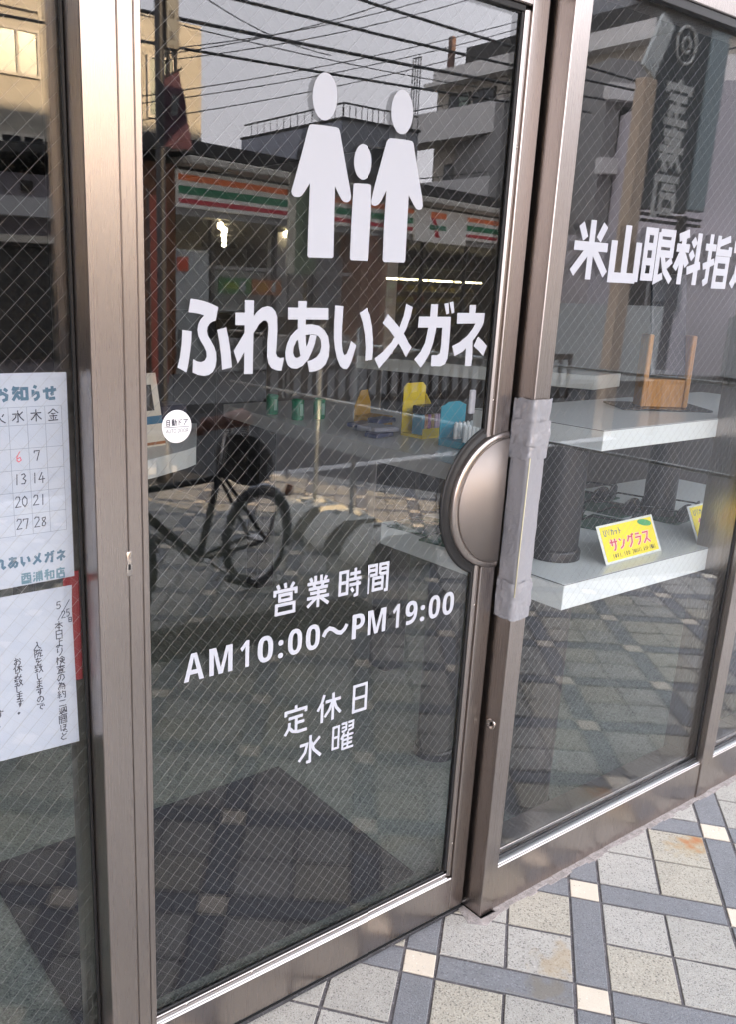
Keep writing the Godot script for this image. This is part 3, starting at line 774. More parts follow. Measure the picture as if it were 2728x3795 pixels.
func frame() -> void:
	var f = thing("shop_front_frame", "fixed bronze coloured metal frame of the shop front with wired panes", "frame")
	var s: Material = mats.bronze_steel
	# jamb left of the door: three faces with fine grooves between them
	bar("mullion", Vector3(0.494, 0, -0.14), Vector3(0.5438, 2.13, 0), s, f, 0.0012)
	bar("mullion_trim", Vector3(0.5449, 0, -0.13), Vector3(0.5676, 2.13, -0.0008), s, f, 0.0012)
	bar("mullion_trim", Vector3(0.5687, 0, -0.12), Vector3(0.5795, 2.13, -0.0016), s, f, 0.0012)
	bar("groove", Vector3(0.5435, 0, -0.1), Vector3(0.569, 2.12, -0.004), mats.gap, f)
	bar("mullion", Vector3(1.446, 0, -0.13), Vector3(1.4945, 2.13, 0), s, f, 0.0015)
	bar("mullion", Vector3(2.396, 0, -0.13), Vector3(2.455, 2.13, 0), s, f, 0.0015)
	bar("mullion", Vector3(3.36, 0, -0.13), Vector3(3.42, 2.13, 0), s, f, 0.0015)
	bar("mullion", Vector3(3.90, 0, -0.13), Vector3(3.97, 2.13, 0), s, f, 0.0015)
	bar("mullion", Vector3(-0.46, 0, -0.14), Vector3(-0.40, 2.13, 0), s, f, 0.0015)
	bar("mullion", Vector3(-2.4, 0, -0.14), Vector3(-2.34, 2.13, 0), s, f, 0.0015)
	for w in [[1.4945, 2.396], [2.455, 3.36], [3.42, 3.90]]:
		bar("sill", Vector3(w[0] + 0.0005, -0.004, -0.11), Vector3(w[1] - 0.0005, 0.1185, -0.004), s, f, 0.002)
		bar("sill_bead", Vector3(w[0] + 0.0005, 0.1187, -0.0255), Vector3(w[1] - 0.0005, 0.1225, -0.0075), mats.alu, f, 0.001)
		bar("gasket", Vector3(w[0] + 0.001, 0.1226, -0.0262), Vector3(w[1] - 0.001, 0.131, -0.0195), mats.rubber, f, 0.001)
		bar("gasket", Vector3(w[1] - 0.007, 0.1312, -0.0262), Vector3(w[1] - 0.0005, 2.02, -0.019), mats.rubber, f, 0.001)
		bar("gasket", Vector3(w[0] + 0.0005, 0.1312, -0.0262), Vector3(w[0] + 0.005, 2.02, -0.019), mats.rubber, f, 0.001)
		bar("inner_sill", Vector3(w[0] + 0.0005, 0.1187, -0.11), Vector3(w[1] - 0.0005, 0.135, -0.036), s, f, 0.001)
		bar("head_rail", Vector3(w[0] + 0.0005, 2.035, -0.12), Vector3(w[1] - 0.0005, 2.13, -0.004), s, f, 0.002)
		bar("gasket", Vector3(w[0] + 0.001, 2.018, -0.0262), Vector3(w[1] - 0.001, 2.0345, -0.008), mats.rubber, f, 0.001)
		pane(Vector2(w[0] + 0.001, 0.1227), Vector2(w[1] - 0.001, 2.0349), WIN_GLASS, f)
	for w in [[-0.40, 0.494], [-2.34, -0.46]]:
		bar("sill", Vector3(w[0] + 0.0005, -0.004, -0.11), Vector3(w[1] - 0.0005, 0.1185, -0.004), s, f, 0.002)
		bar("head_rail", Vector3(w[0] + 0.0005, 2.035, -0.12), Vector3(w[1] - 0.0005, 2.13, -0.004), s, f, 0.002)
		bar("gasket", Vector3(w[1] - 0.0055, 0.12, -0.0568), Vector3(w[1] - 0.0005, 2.03, -0.0505), mats.rubber, f, 0.001)
		pane(Vector2(w[0] + 0.001, 0.119), Vector2(w[1] - 0.001, 2.0349), -0.057, f)
	bar("head_rail", Vector3(0.5805, 2.0, -0.13), Vector3(1.4455, 2.13, -0.006), s, f, 0.002)
	bar("head_cover", Vector3(-2.4, 2.1301, -0.0598), Vector3(3.97, 2.32, 0.004), s, f, 0.003)
	# floor track under the sliding door
	bar("track", Vector3(0.58, -0.02, -0.12), Vector3(1.4455, 0.0012, -0.0665), mats.gap, f)
	bar("track_edge", Vector3(0.58, -0.02, -0.0662), Vector3(1.4455, 0.0022, -0.0625), mats.alu, f, 0.0006)
	bar("track_edge", Vector3(0.58, -0.02, -0.0620), Vector3(1.4455, -0.001, -0.0575), mats.gap, f)
	# lock cylinder in the side of the right hand jamb and the little latch plate in the left one
	var st = ms(true)
	var side = Transform3D(Basis(Vector3(0, 0, 1), Vector3(-1, 0, 0), Vector3(0, -1, 0)), Vector3(1.446, 0.508, -0.0265))
	lathe(st, [Vector2(0.0135, 0), Vector2(0.0135, 0.002), Vector2(0.0122, 0.0035), Vector2(0.0095, 0.0035), Vector2(0.0085, 0.0028), Vector2(0.004, 0.0028), Vector2(0.0034, 0.002), Vector2(0, 0.002)], 32, side)
	var lock = put("lock_cylinder", st, mat("steel_bright", Color(0.55, 0.50, 0.46), 0.25, 1.0), f)
	st = ms()
	box(st, Vector3(1.4418, 0.503, -0.0272), Vector3(1.4433, 0.5115, -0.0258))
	put("keyhole", st, mats.gap, lock)
	st = ms(true)
	prism(st, pts2("-38,190 38,190 52,120 40,20 62,-60 52,-180 0,-205 -48,-180 -52,-60 -30,20 -45,120", 0.0001), Transform3D(Basis(), Vector3(0.5445, 1.043, -0.0009)), 0.0022, 0.0006)
	var latch = put("latch_plate", st, mats.steel_bright, f)
	bar("latch_hole", Vector3(0.5427, 1.0335, 0.0009), Vector3(0.5463, 1.0425, 0.0015), mats.gap, latch)


func door() -> void:
	var d = thing("sliding_door", "sliding automatic glass door with half moon lock plate", "door", Vector3(0.98, 0.012, -0.06))
	var at = Vector3(-0.98, -0.012, 0.06)
	var s: Material = mats.bronze_steel
	var b = func(called: String, lo: Vector3, hi: Vector3, m: Material, bev: float) -> void: bar(called, lo + at, hi + at, m, d, bev)
	b.call("stile", Vector3(1.3905, 0.0125, -0.088), Vector3(1.4345, 1.99, -0.05), s, 0.0015)
	b.call("stile_bead", Vector3(1.3770, 0.1062, -0.064), Vector3(1.3900, 1.953, -0.0535), s, 0.004)
	b.call("gasket", Vector3(1.3705, 0.124, -0.0642), Vector3(1.3768, 1.952, -0.0585), mats.rubber, 0.001)
	b.call("stile", Vector3(0.515, 0.0125, -0.088), Vector3(0.566, 1.99, -0.05), s, 0.0015)
	b.call("bottom_rail", Vector3(0.567, 0.0125, -0.088), Vector3(1.3900, 0.104, -0.05), s, 0.0022)
	b.call("rail_bead", Vector3(0.567, 0.1043, -0.0638), Vector3(1.3768, 0.1075, -0.0525), mats.alu, 0.001)
	b.call("rail_bead", Vector3(0.567, 0.1077, -0.0640), Vector3(1.3768, 0.1165, -0.0570), s, 0.0012)
	b.call("gasket", Vector3(0.567, 0.1168, -0.0642), Vector3(1.3704, 0.1235, -0.0595), mats.rubber, 0.001)
	b.call("top_rail", Vector3(0.567, 1.957, -0.088), Vector3(1.3900, 1.995, -0.05), s, 0.0022)
	b.call("gasket", Vector3(0.567, 1.946, -0.0642), Vector3(1.3768, 1.9565, -0.0560), mats.rubber, 0.001)
	pane(Vector2(0.55 + at.x, 0.1045 + at.y), Vector2(1.385 + at.x, 1.965 + at.y), DOOR_GLASS + at.z, d)
	# half moon plate over the lock, let into the right hand stile
	var plate = s.duplicate()
	plate.resource_name = "plate_steel"
	plate.roughness = 0.55
	plate.albedo_color = Color(0.30, 0.268, 0.25).linear_to_srgb()
	var face = Transform3D(Basis(Vector3(1, 0, 0), Vector3(0, 0, 1), Vector3(0, -1, 0)), Vector3(1.4345, 1.03, 0) + at)
	var st = ms(true)
	lathe(st, [Vector2(0.134, -0.0445), Vector2(0.1335, -0.0437), Vector2(0, -0.0437)], 40, face, PI / 2, PI * 1.5)
	put("lock_plate", st, plate, d)
	st = ms(true)
	lathe(st, [Vector2(0.150, -0.062), Vector2(0.1495, -0.0505), Vector2(0.147, -0.0475), Vector2(0.1395, -0.0450), Vector2(0.1365, -0.0455), Vector2(0.1362, -0.0480), Vector2(0.1342, -0.0480), Vector2(0.1340, -0.0445)], 48, face, PI / 2, PI * 1.5)
	put("plate_rim", st, s, d)
	st = ms(true)
	lathe(st, [Vector2(0.170, -0.0643), Vector2(0.1685, -0.0605), Vector2(0.165, -0.0595), Vector2(0.1635, -0.0612), Vector2(0.161, -0.0590), Vector2(0.158, -0.0600), Vector2(0.156, -0.0575), Vector2(0.1502, -0.0570)], 48, face, PI / 2, PI * 1.5)
	put("plate_gasket", st, mats.rubber, d)
	for q in [Vector3(1.3835, 1.245, -0.0533), Vector3(1.3835, 0.80, -0.0533), Vector3(1.3835, 0.2, -0.0533), Vector3(1.3835, 1.72, -0.0533), Vector3(1.36, 0.1125, -0.0568), Vector3(1.10, 0.1125, -0.0568), Vector3(0.82, 0.1125, -0.0568), Vector3(0.67, 0.1125, -0.0568)]:
		st = ms(true)
		lathe(st, [Vector2(0.0028, -0.001), Vector2(0.0026, 0.0008), Vector2(0.0012, 0.0012), Vector2(0, 0.0008)], 12, Transform3D(Basis(Vector3(1, 0, 0), Vector3(0, 0, 1), Vector3(0, -1, 0)), q + at))
		put("screw", st, mats.steel_bright, d)


# ---------------------------------------------------------------- lettering on the panes
func vinyl(called: String, key: String, z: float, parent: Node) -> void:
	var st = ms()
	for i in VINYL[key].size():
		prism(st, pts2(VINYL[key][i], 0.0001), Transform3D(Basis(), Vector3(0, 0, z + i * 0.00012)), 0.0)
	put(called, st, mats.vinyl, parent)


func lettering() -> void:
	var z = DOOR_GLASS + 0.0003
	var fam = thing("family_decal", "white vinyl family of three figures holding hands on the glass door", "decal")
	vinyl("father_figure", "father", z, fam)
	vinyl("child_figure", "child", z, fam)
	vinyl("mother_figure", "mother", z, fam)
	var nm = thing("shop_name_lettering", "large white kana shop name across the middle of the glass door", "lettering")
	for k in ["fu", "re", "a", "i", "me", "ga", "ne"]:
		vinyl("letter", k, z, nm)
	var hours = thing("opening_hours_lettering", "slanting view of white opening hours AM10:00 to PM19:00 low on the door", "lettering")
	for c in [["営", 0.8551, 0.9086, 0.8756, 0.9350], ["業", 0.9286, 0.9852, 0.8745, 0.9372], ["時", 1.0035, 1.0632, 0.8790, 0.9387], ["間", 1.0779, 1.1370, 0.8771, 0.9369]]:
		var st = ms()
		glyph(st, c[0], c[1], c[3], c[2], c[4], 0.0066, Transform3D(Basis(), Vector3(0, 0, z)))
		put("letter", st, mats.vinyl, hours)
	for c in [["A", 0.6718, 0.7115], ["M", 0.7222, 0.7700], ["1", 0.7862, 0.8052], ["0", 0.8236, 0.8575], [":", 0.8691, 0.8804], ["0", 0.8912, 0.9235], ["0", 0.9325, 0.9658], ["P", 1.0451, 1.0770], ["M", 1.0865, 1.1355], ["1", 1.1535, 1.1721], ["9", 1.1892, 1.2221], [":", 1.2317, 1.2440], ["0", 1.2555, 1.2880], ["0", 1.2962, 1.3296]]:
		latin("letter", c[0], c[1], 0.7885, c[2], 0.8245 if c[0] == ":" else 0.8402, z, mats.vinyl, hours)
	var wave = ms()
	glyph(wave, "～", 0.9738, 0.792, 1.0316, 0.842, 0.0085, Transform3D(Basis(), Vector3(0, 0, z)))
	put("letter", wave, mats.vinyl, hours)
	var closed = thing("closing_day_lettering", "white notice of the closing day, lowest lettering on the door", "lettering")
	for c in [["定", 0.8865, 0.9432, 0.6215, 0.6814], ["休", 0.9665, 1.0261, 0.6254, 0.6856], ["日", 1.0524, 1.0987, 0.6260, 0.6856], ["水", 0.9230, 0.9815, 0.5458, 0.6067], ["曜", 1.0050, 1.0643, 0.5487, 0.6117]]:
		var st = ms()
		glyph(st, c[0], c[1], c[3], c[2], c[4], 0.0052 if c[0] == "曜" else 0.0066, Transform3D(Basis(), Vector3(0, 0, z)))
		put("letter", st, mats.vinyl, closed)
	var clinic = thing("clinic_lettering", "white kanji of an eye clinic across the window right of the door", "lettering")
	for c in [["米", 1.5421, 1.6705], ["山", 1.6700, 1.7850], ["眼", 1.7848, 1.9130], ["科", 1.9082, 2.0245], ["指", 2.0259, 2.1500], ["定", 2.156, 2.276]]:
		var st = ms()
		glyph(st, c[0], c[1] + 0.004, 1.488, c[2] - 0.004, 1.6045, 0.0180 if c[0] in ["米", "科"] else 0.0155 if c[0] in ["眼", "指"] else 0.021, Transform3D(Basis(), Vector3(0, 0, WIN_GLASS + 0.0003)))
		put("letter", st, mats.vinyl, clinic)
	# round sticker
	var s = thing("door_sticker", "round white automatic door sticker at the left of the glass door", "sticker", Vector3(0.6612, 1.2344, z))
	var st = ms(true)
	var xf = Transform3D(Basis(Vector3(1, 0, 0), Vector3(0, 0, 1), Vector3(0, -1, 0)), Vector3.ZERO)
	lathe(st, [Vector2(0.0262, -0.0002), Vector2(0.0262, 0.0006), Vector2(0.0258, 0.0008), Vector2(0, 0.0008)], 40, xf)
	put("disc", st, mat("sticker_white", Color(0.82, 0.82, 0.85), 0.4), s)
	word("print", "自動ドア", -0.0205, 0.0015, 0.0205, 0.0120, 0.00125, mats.ink, s, Transform3D(Basis(), Vector3(0, 0, 0.0009)), 0.00002)
	bar("print_line", Vector3(-0.0225, -0.0011, 0.0008), Vector3(0.0225, -0.0003, 0.00095), mats.ink, s)
	latin("print", "AUTO DOOR", -0.0195, -0.0098, 0.0205, -0.0035, 0.0009, mats.ink, s, false)


func notices() -> void:
	var z = -0.0655   # behind the left pane
	var one = thing("calendar_notice", "upper white paper notice with a hand drawn calendar behind the left pane", "notice")
	var sheet = func(pts: String, zz: float, parent: Node) -> void:
		var st = ms()
		prism(st, pts2(pts, 0.001), Transform3D(Basis(), Vector3(0, 0, zz - 0.0004)), 0.0003)
		put("sheet", st, mats.paper, parent)
	sheet.call("250,1325.5 484,1324 483.5,1015 250,1010", z, one)
	var xf = Transform3D(Basis(), Vector3(0, 0, z))
	var st = ms()
	for c in [["お", 0.3765, 0.3995], ["知", 0.4035, 0.4265], ["ら", 0.4295, 0.4445], ["せ", 0.4470, 0.4690], ["の", 0.35, 0.372]]:
		glyph(st, c[0], c[1], 1.2855, c[2], 1.3065, 0.0045, xf, 0.00002)
	put("heading", st, mats.ink_blue, one)
	st = ms()
	for x in [0.3175, 0.344, 0.3705, 0.397, 0.4235, 0.4498, 0.4745]:
		box(st, Vector3(x - 0.0003, 1.0905, z - 0.0002), Vector3(x + 0.0003, 1.277, z + 0.00004))
	for y in [1.277, 1.2515, 1.218, 1.187, 1.1545, 1.1215, 1.0905]:
		box(st, Vector3(0.29, y - 0.0003, z - 0.0002), Vector3(0.4748, y + 0.0003, z + 0.00006))
	put("grid", st, mats.ink_grey, one)
	for c in [["火", 0.374, 0.394, 1.2555, 1.273], ["水", 0.4015, 0.4195, 1.2555, 1.273], ["木", 0.4278, 0.4455, 1.2555, 1.273], ["金", 0.4535, 0.4700, 1.2555, 1.273]]:
		st = ms()
		glyph(st, c[0], c[1], c[3], c[2], c[4], 0.0016, xf, 0.00002, 0.0003)
		put("handwriting", st, mats.ink, one)
	for row in [["6", "7", 1.2065], ["13", "14", 1.1735], ["20", "21", 1.1405], ["27", "28", 1.1075]]:
		for k in 2:
			st = ms()
			var s: String = row[k]
			var x: float = 0.4085 + k * 0.0265
			for i in s.length():
				var cx: float = x + (i - (s.length() - 1) * 0.5) * 0.0100
				glyph(st, s[i], cx - 0.0064, row[2] - 0.0082, cx + 0.0064, row[2] + 0.0088, 0.0014, xf, 0.00002, 0.0003)
			put("handwriting", st, mats.ink_red if s == "6" else mats.ink, one)
	word("print", "れあいメガネ", 0.3640, 1.0425, 0.4725, 1.0605, 0.0037, mats.ink_blue, one, xf, 0.00002)
	word("print", "西浦和店", 0.4005, 1.0160, 0.4705, 1.0325, 0.0027, mat("ink_teal", Color(0.10, 0.20, 0.26), 0.8), one, xf, 0.00002)
	var two = thing("handwritten_notice", "lower white paper notice with columns of handwriting behind the left pane", "notice")
	sheet.call("250,1000 479,1001 477.5,960 480.5,733 250,738", z - 0.0006, two)
	xf = Transform3D(Basis(), Vector3(0, 0, z - 0.0006))
	st = ms()
	glyph(st, "5", 0.4505, 0.9655, 0.4625, 0.9785, 0.0014, xf, 0.00002)
	glyph(st, "/", 0.4470, 0.9470, 0.4830, 0.9790, 0.0011, xf, 0.00002)
	glyph(st, "2", 0.4585, 0.9495, 0.4685, 0.9620, 0.0013, xf, 0.00002)
	glyph(st, "5", 0.4665, 0.9505, 0.4755, 0.9640, 0.0013, xf, 0.00002)
	glyph(st, "日", 0.4710, 0.9415, 0.4770, 0.9490, 0.0012, xf, 0.00002)
	put("handwriting", st, mats.ink, two)
	column("handwriting", "本日より検査の為約二週間ほど", 0.4555, 0.9390, 0.7500, 0.0140, 0.0015, mats.ink, two, xf, 0.00002, 0.0006)
	column("handwriting", "入院を致しますので", 0.4205, 0.9130, 0.8110, 0.0132, 0.0015, mats.ink, two, xf, 0.00002, 0.0006)
	column("handwriting", "お休み致します。", 0.3885, 0.8940, 0.8130, 0.0128, 0.0015, mats.ink, two, xf, 0.00002, 0.0006)
	column("handwriting", "す。", 0.3575, 0.815, 0.798, 0.0128, 0.0015, mats.ink, two, xf, 0.00002)
	# red paper seen beside and between the two sheets
	tag(bar("red_card", Vector3(0.466, 0.84, -0.0685), Vector3(0.4915, 1.022, -0.0678), mat("red_paper", Color(0.20, 0.012, 0.018), 0.7)), "narrow dark red card behind the two paper notices", "card")
	# adhesive tape round the right hand jamb
	tape()


func tape() -> void:
	var t = thing("tape_wrap", "grey tape wrapped round the jamb beside the lock plate", "tape", Vector3(1.47, 0.77, 0))
	var m = mat("silver_tape", Color(0.33, 0.33, 0.355), 0.34)
	m.metallic = 0.25
	m.normal_enabled = true
	m.normal_texture = bumps(256, 0.03, 77, 5.0)
	m.normal_scale = 0.35
	m.uv1_triplanar = true
	m.uv1_scale = Vector3(9, 7, 9)
	var noise = FastNoiseLite.new()
	noise.seed = 5
	noise.frequency = 22.0
	noise.fractal_octaves = 3
	# path round the jamb, from the back of its left face to the right edge of its front: arc length -> point and outward normal
	var wrap = func(called: String, y0: float, y1: float, off: float, wave: float, seed_: float, s0: float, s1: float) -> void:
		var st = ms(true)
		var nu = 26
		var nv = int((y1 - y0) / 0.006) + 4
		var grid = []
		for j in nv + 1:
			var row = []
			for i in nu + 1:
				var y = lerpf(y0, y1, float(j) / nv) + (noise.get_noise_2d(i * 0.004, seed_) * 0.006 if j == 0 or j == nv else 0.0)
				var s = lerpf(s0, s1, float(i) / nu)   # 0..0.047 left face, then front
				var o = off + wave * noise.get_noise_3d(s * 1.2, y * 0.6, seed_) + wave * 0.5 * noise.get_noise_3d(s * 3.0, y * 2.2, seed_ + 9.0)
				var p = Vector3(1.446 - o, y, -0.047 + s)
				var r = off + 0.001
				if s > 0.047 - r * 0.0 and s <= 0.050:
					var k = (s - 0.047) / 0.003
					p = Vector3(1.446 - o * cos(k * PI / 2), y, o * sin(k * PI / 2))
				elif s > 0.050:
					p = Vector3(1.446 + (s - 0.050), y, o)
				row.append(p - Vector3(1.47, 0.77, 0))
			grid.append(row)
		for j in nv:
			for i in nu:
				quad(st, grid[j][i], grid[j][i + 1], grid[j + 1][i + 1], grid[j + 1][i])
		put(called, st, m, t)
	wrap.call("padding_strip", 0.82, 1.20, 0.0052, 0.0018, 1.0, 0.004, 0.094)
	wrap.call("tape_band", 1.125, 1.249, 0.0066, 0.0040, 2.0, 0.0, 0.0985)
	wrap.call("tape_band", 1.155, 1.205, 0.0084, 0.0036, 4.0, 0.0, 0.0985)
	wrap.call("tape_band", 0.771, 0.86, 0.0062, 0.0030, 3.0, 0.002, 0.0975)
	wrap.call("tape_band", 0.800, 0.856, 0.0080, 0.0036, 6.0, 0.002, 0.0985)
	var st = ms(true)
	tube(st, [Vector3(-0.0285, 0.055, 0.0052), Vector3(-0.0275, 0.2, 0.0058), Vector3(-0.0265, 0.36, 0.0066)], 0.0014, 6)
	put("foam_edge", st, mat("cream_foam", Color(0.62, 0.58, 0.40), 0.8), t)


# ---------------------------------------------------------------- tables and goods inside
func post(at: Vector3, r: float, h: float, parent: Node, foot := true) -> void:
	var p = cyl("leg", at, r, h, mats.black_post, parent, 28)
	if foot:
		var st = ms(true)
		lathe(st, [Vector2(r * 1.13, 0), Vector2(r * 1.13, 0.022), Vector2(r * 1.08, 0.028), Vector2(r, 0.03)], 28, Transform3D(Basis(), at + Vector3(0, 0.0005, 0)))
		put("leg_foot", st, mats.black_post, p)


func tables() -> void:
	var m: Material = mats.white_laminate
	var t = thing("display_table", "two tier white display table on black posts behind the right hand window", "table", Vector3(2.2, 0, -0.4))
	var o = Vector3(-2.2, 0, 0.4)
	bar("lower_shelf", Vector3(1.745, 0.705, -0.775) + o, Vector3(3.25, 0.772, -0.092) + o, m, t, 0.0012)
	bar("shelf_edge", Vector3(1.7445, 0.7695, -0.7755) + o, Vector3(3.2505, 0.7715, -0.0915) + o, mats.edge_line, t)
	bar("upper_shelf", Vector3(1.875, 1.088, -0.560) + o, Vector3(3.05, 1.140, -0.125) + o, m, t, 0.0012)
	bar("shelf_edge", Vector3(1.8745, 1.1375, -0.5605) + o, Vector3(3.0505, 1.1392, -0.1245) + o, mats.edge_line, t)
	post(Vector3(1.925, 0, -0.270) + o, 0.066, 0.704, t)
	post(Vector3(1.915, 0, -0.640) + o, 0.060, 0.704, t)
	post(Vector3(2.95, 0, -0.270) + o, 0.066, 0.704, t)
	post(Vector3(1.925, 0.7725, -0.270) + o, 0.062, 0.315, t)
	post(Vector3(2.62, 0.7725, -0.400) + o, 0.05, 0.315, t, false)
	t = thing("counter", "long grey white counter on a black leg, behind the door's right half", "counter", Vector3(2.4, 0, -1.6))
	o = Vector3(-2.4, 0, 1.6)
	var st = ms()
	prism(st, PackedVector2Array([Vector2(2.14, 0.80), Vector2(2.14, 1.6), Vector2(2.22, 2.5), Vector2(2.85, 2.5), Vector2(2.75, 0.80)]), Transform3D(Basis(Vector3.RIGHT, -PI / 2), Vector3(0, 0.842, 0) + o), 0.058, 0.001)
	put("countertop", st, mat("grey_laminate", Color(0.46, 0.48, 0.475), 0.3), t)
	bar("leg", Vector3(2.19, 0, -1.30) + o, Vector3(2.29, 0.841, -1.20) + o, mats.black_post, t, 0.004)
	bar("leg", Vector3(2.3, 0, -2.4) + o, Vector3(2.4, 0.841, -2.3) + o, mats.black_post, t, 0.004)
	t = thing("reception_desk", "pale desk with a slanted end on a black leg, left inside the door", "desk", Vector3(1.3, 0, -1.8))
	o = Vector3(-1.3, 0, 1.8)
	st = ms()
	var desk = PackedVector2Array([Vector2(0.75, 1.16), Vector2(1.15, 1.335), Vector2(1.34, 1.43), Vector2(1.47, 1.50), Vector2(1.53, 1.545), Vector2(1.56, 1.60), Vector2(1.80, 2.02), Vector2(1.2, 2.5), Vector2(0.5, 1.9)])
	prism(st, desk, Transform3D(Basis(Vector3.RIGHT, -PI / 2), Vector3(0, 0.835, 0) + o), 0.064, 0.001)
	put("desktop", st, mats.white_laminate, t)
	st = ms()
	tube(st, [Vector3(1.30, 0.834, -1.75) + o, Vector3(1.42, 0.0, -1.82) + o], 0.04, 12)
	put("leg", st, mats.black_post, t)
	st = ms()
	tube(st, [Vector3(1.0, 0.834, -1.75) + o, Vector3(0.95, 0.0, -1.85) + o], 0.04, 12)
	put("leg", st, mats.black_post, t)
	t = thing("rear_table", "white table far back in the shop, its corner above the two tier table", "table", Vector3(3.8, 0, -2.0))
	o = Vector3(-3.8, 0, 2.0)
	st = ms()
	prism(st, PackedVector2Array([Vector2(3.59, 1.40), Vector2(3.88, 1.46), Vector2(3.85, 2.8), Vector2(3.19, 2.68)]), Transform3D(Basis(Vector3.RIGHT, -PI / 2), Vector3(0, 1.035, 0) + o), 0.065, 0.001)
	put("tabletop", st, mats.white_laminate, t)
	for q in [Vector3(3.75, 0, -1.6), Vector3(3.4, 0, -2.6), Vector3(3.75, 0, -2.6)]:
		post(q + o, 0.06, 1.034, t)
	var c = thing("black_cabinet", "tall black cabinet standing deep in the shop", "cabinet", Vector3(3.35, 0, -4.2))
	bar("body", Vector3(-0.35, 0, -0.3), Vector3(0.06, 1.28, 0.3), mats.black_post, c, 0.006)
	bar("door", Vector3(-0.34, 0.04, 0.3005), Vector3(0.05, 1.24, 0.312), mats.black_post, c, 0.003)
	c = thing("wall_panel", "pale grey panel standing at the right end of the shop interior", "panel", Vector3(3.86, 0, -4.4))
	bar("board", Vector3(-0.02, 0, -1.6), Vector3(0.02, 2.3, 1.2), mat("pale_panel", Color(0.46, 0.46, 0.48), 0.8), c, 0.004)
	bar("post", Vector3(-0.07, 0, 1.2005), Vector3(0.02, 2.4, 1.26), mats.wall_white, c, 0.004)
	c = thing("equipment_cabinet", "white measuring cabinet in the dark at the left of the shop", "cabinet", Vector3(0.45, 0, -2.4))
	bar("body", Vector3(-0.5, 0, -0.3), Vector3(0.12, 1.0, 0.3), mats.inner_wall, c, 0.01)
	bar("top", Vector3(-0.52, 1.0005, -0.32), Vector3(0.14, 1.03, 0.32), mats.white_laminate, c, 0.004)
	bar("drawer", Vector3(-0.45, 0.55, 0.3005), Vector3(0.08, 0.9, 0.312), mats.white_laminate, c, 0.003)
	bar("drawer", Vector3(-0.45, 0.1, 0.3005), Vector3(0.08, 0.5, 0.312), mats.white_laminate, c, 0.003)
	var mt = tag(bar("door_mat", Vector3(0.515, 0.0, -0.835), Vector3(1.425, 0.009, -0.205), mats.dark_mat, self, 0.003), "dark navy door mat on the stone floor just inside the door", "mat")
	rough_tex(mats.dark_mat, bumps(256, 0.2, 41, 6.0), 1.0)
	mats.dark_mat.uv1_triplanar = true
	mats.dark_mat.uv1_scale = Vector3.ONE * 5.0


func sunglasses_parts(t: Node3D, lens: Material, frame_m: Material) -> void:
	for s in [-1.0, 1.0]:
		var st = ms(true)
		# a curved lens: a rounded, slightly drooping outline bulging forwards
		var n = 18
		var ring = []
		for k in n:
			var a = TAU * k / n
			var x = 0.029 * cos(a) * (1.0 + 0.1 * cos(2 * a))
			var y = 0.022 * sin(a) - 0.003 * cos(a) * s
			ring.append(Vector3(s * 0.034 + x, 0.026 + y, -0.006 * (absf(s * 0.034 + x) / 0.065) ** 2 * 2.2))
		var mid = Vector3(s * 0.034, 0.026, 0.004)
		for k in n:
			tri(st, mid, ring[k], ring[(k + 1) % n])
		var l = put("lens", st, lens, t)
		st = ms(true)
		ring.append(ring[0])
		tube(st, ring, 0.0019, 6, false)
		put("rim", st, frame_m, l)
		st = ms(true)
		tube(st, [Vector3(s * 0.064, 0.034, -0.012), Vector3(s * 0.069, 0.034, -0.03), Vector3(s * 0.067, 0.032, -0.10), Vector3(s * 0.064, 0.012, -0.135)], 0.0024, 6)
		put("temple", st, frame_m, t)
	var st = ms(true)
	tube(st, [Vector3(-0.009, 0.032, 0.0), Vector3(0.0, 0.036, 0.003), Vector3(0.009, 0.032, 0.0)], 0.002, 6)
	put("bridge", st, frame_m, t)
	bar("case", Vector3(-0.075, 0.0, -0.15), Vector3(0.075, 0.004, -0.005), mat("green_felt", Color(0.01, 0.055, 0.035), 0.9), t, 0.001)


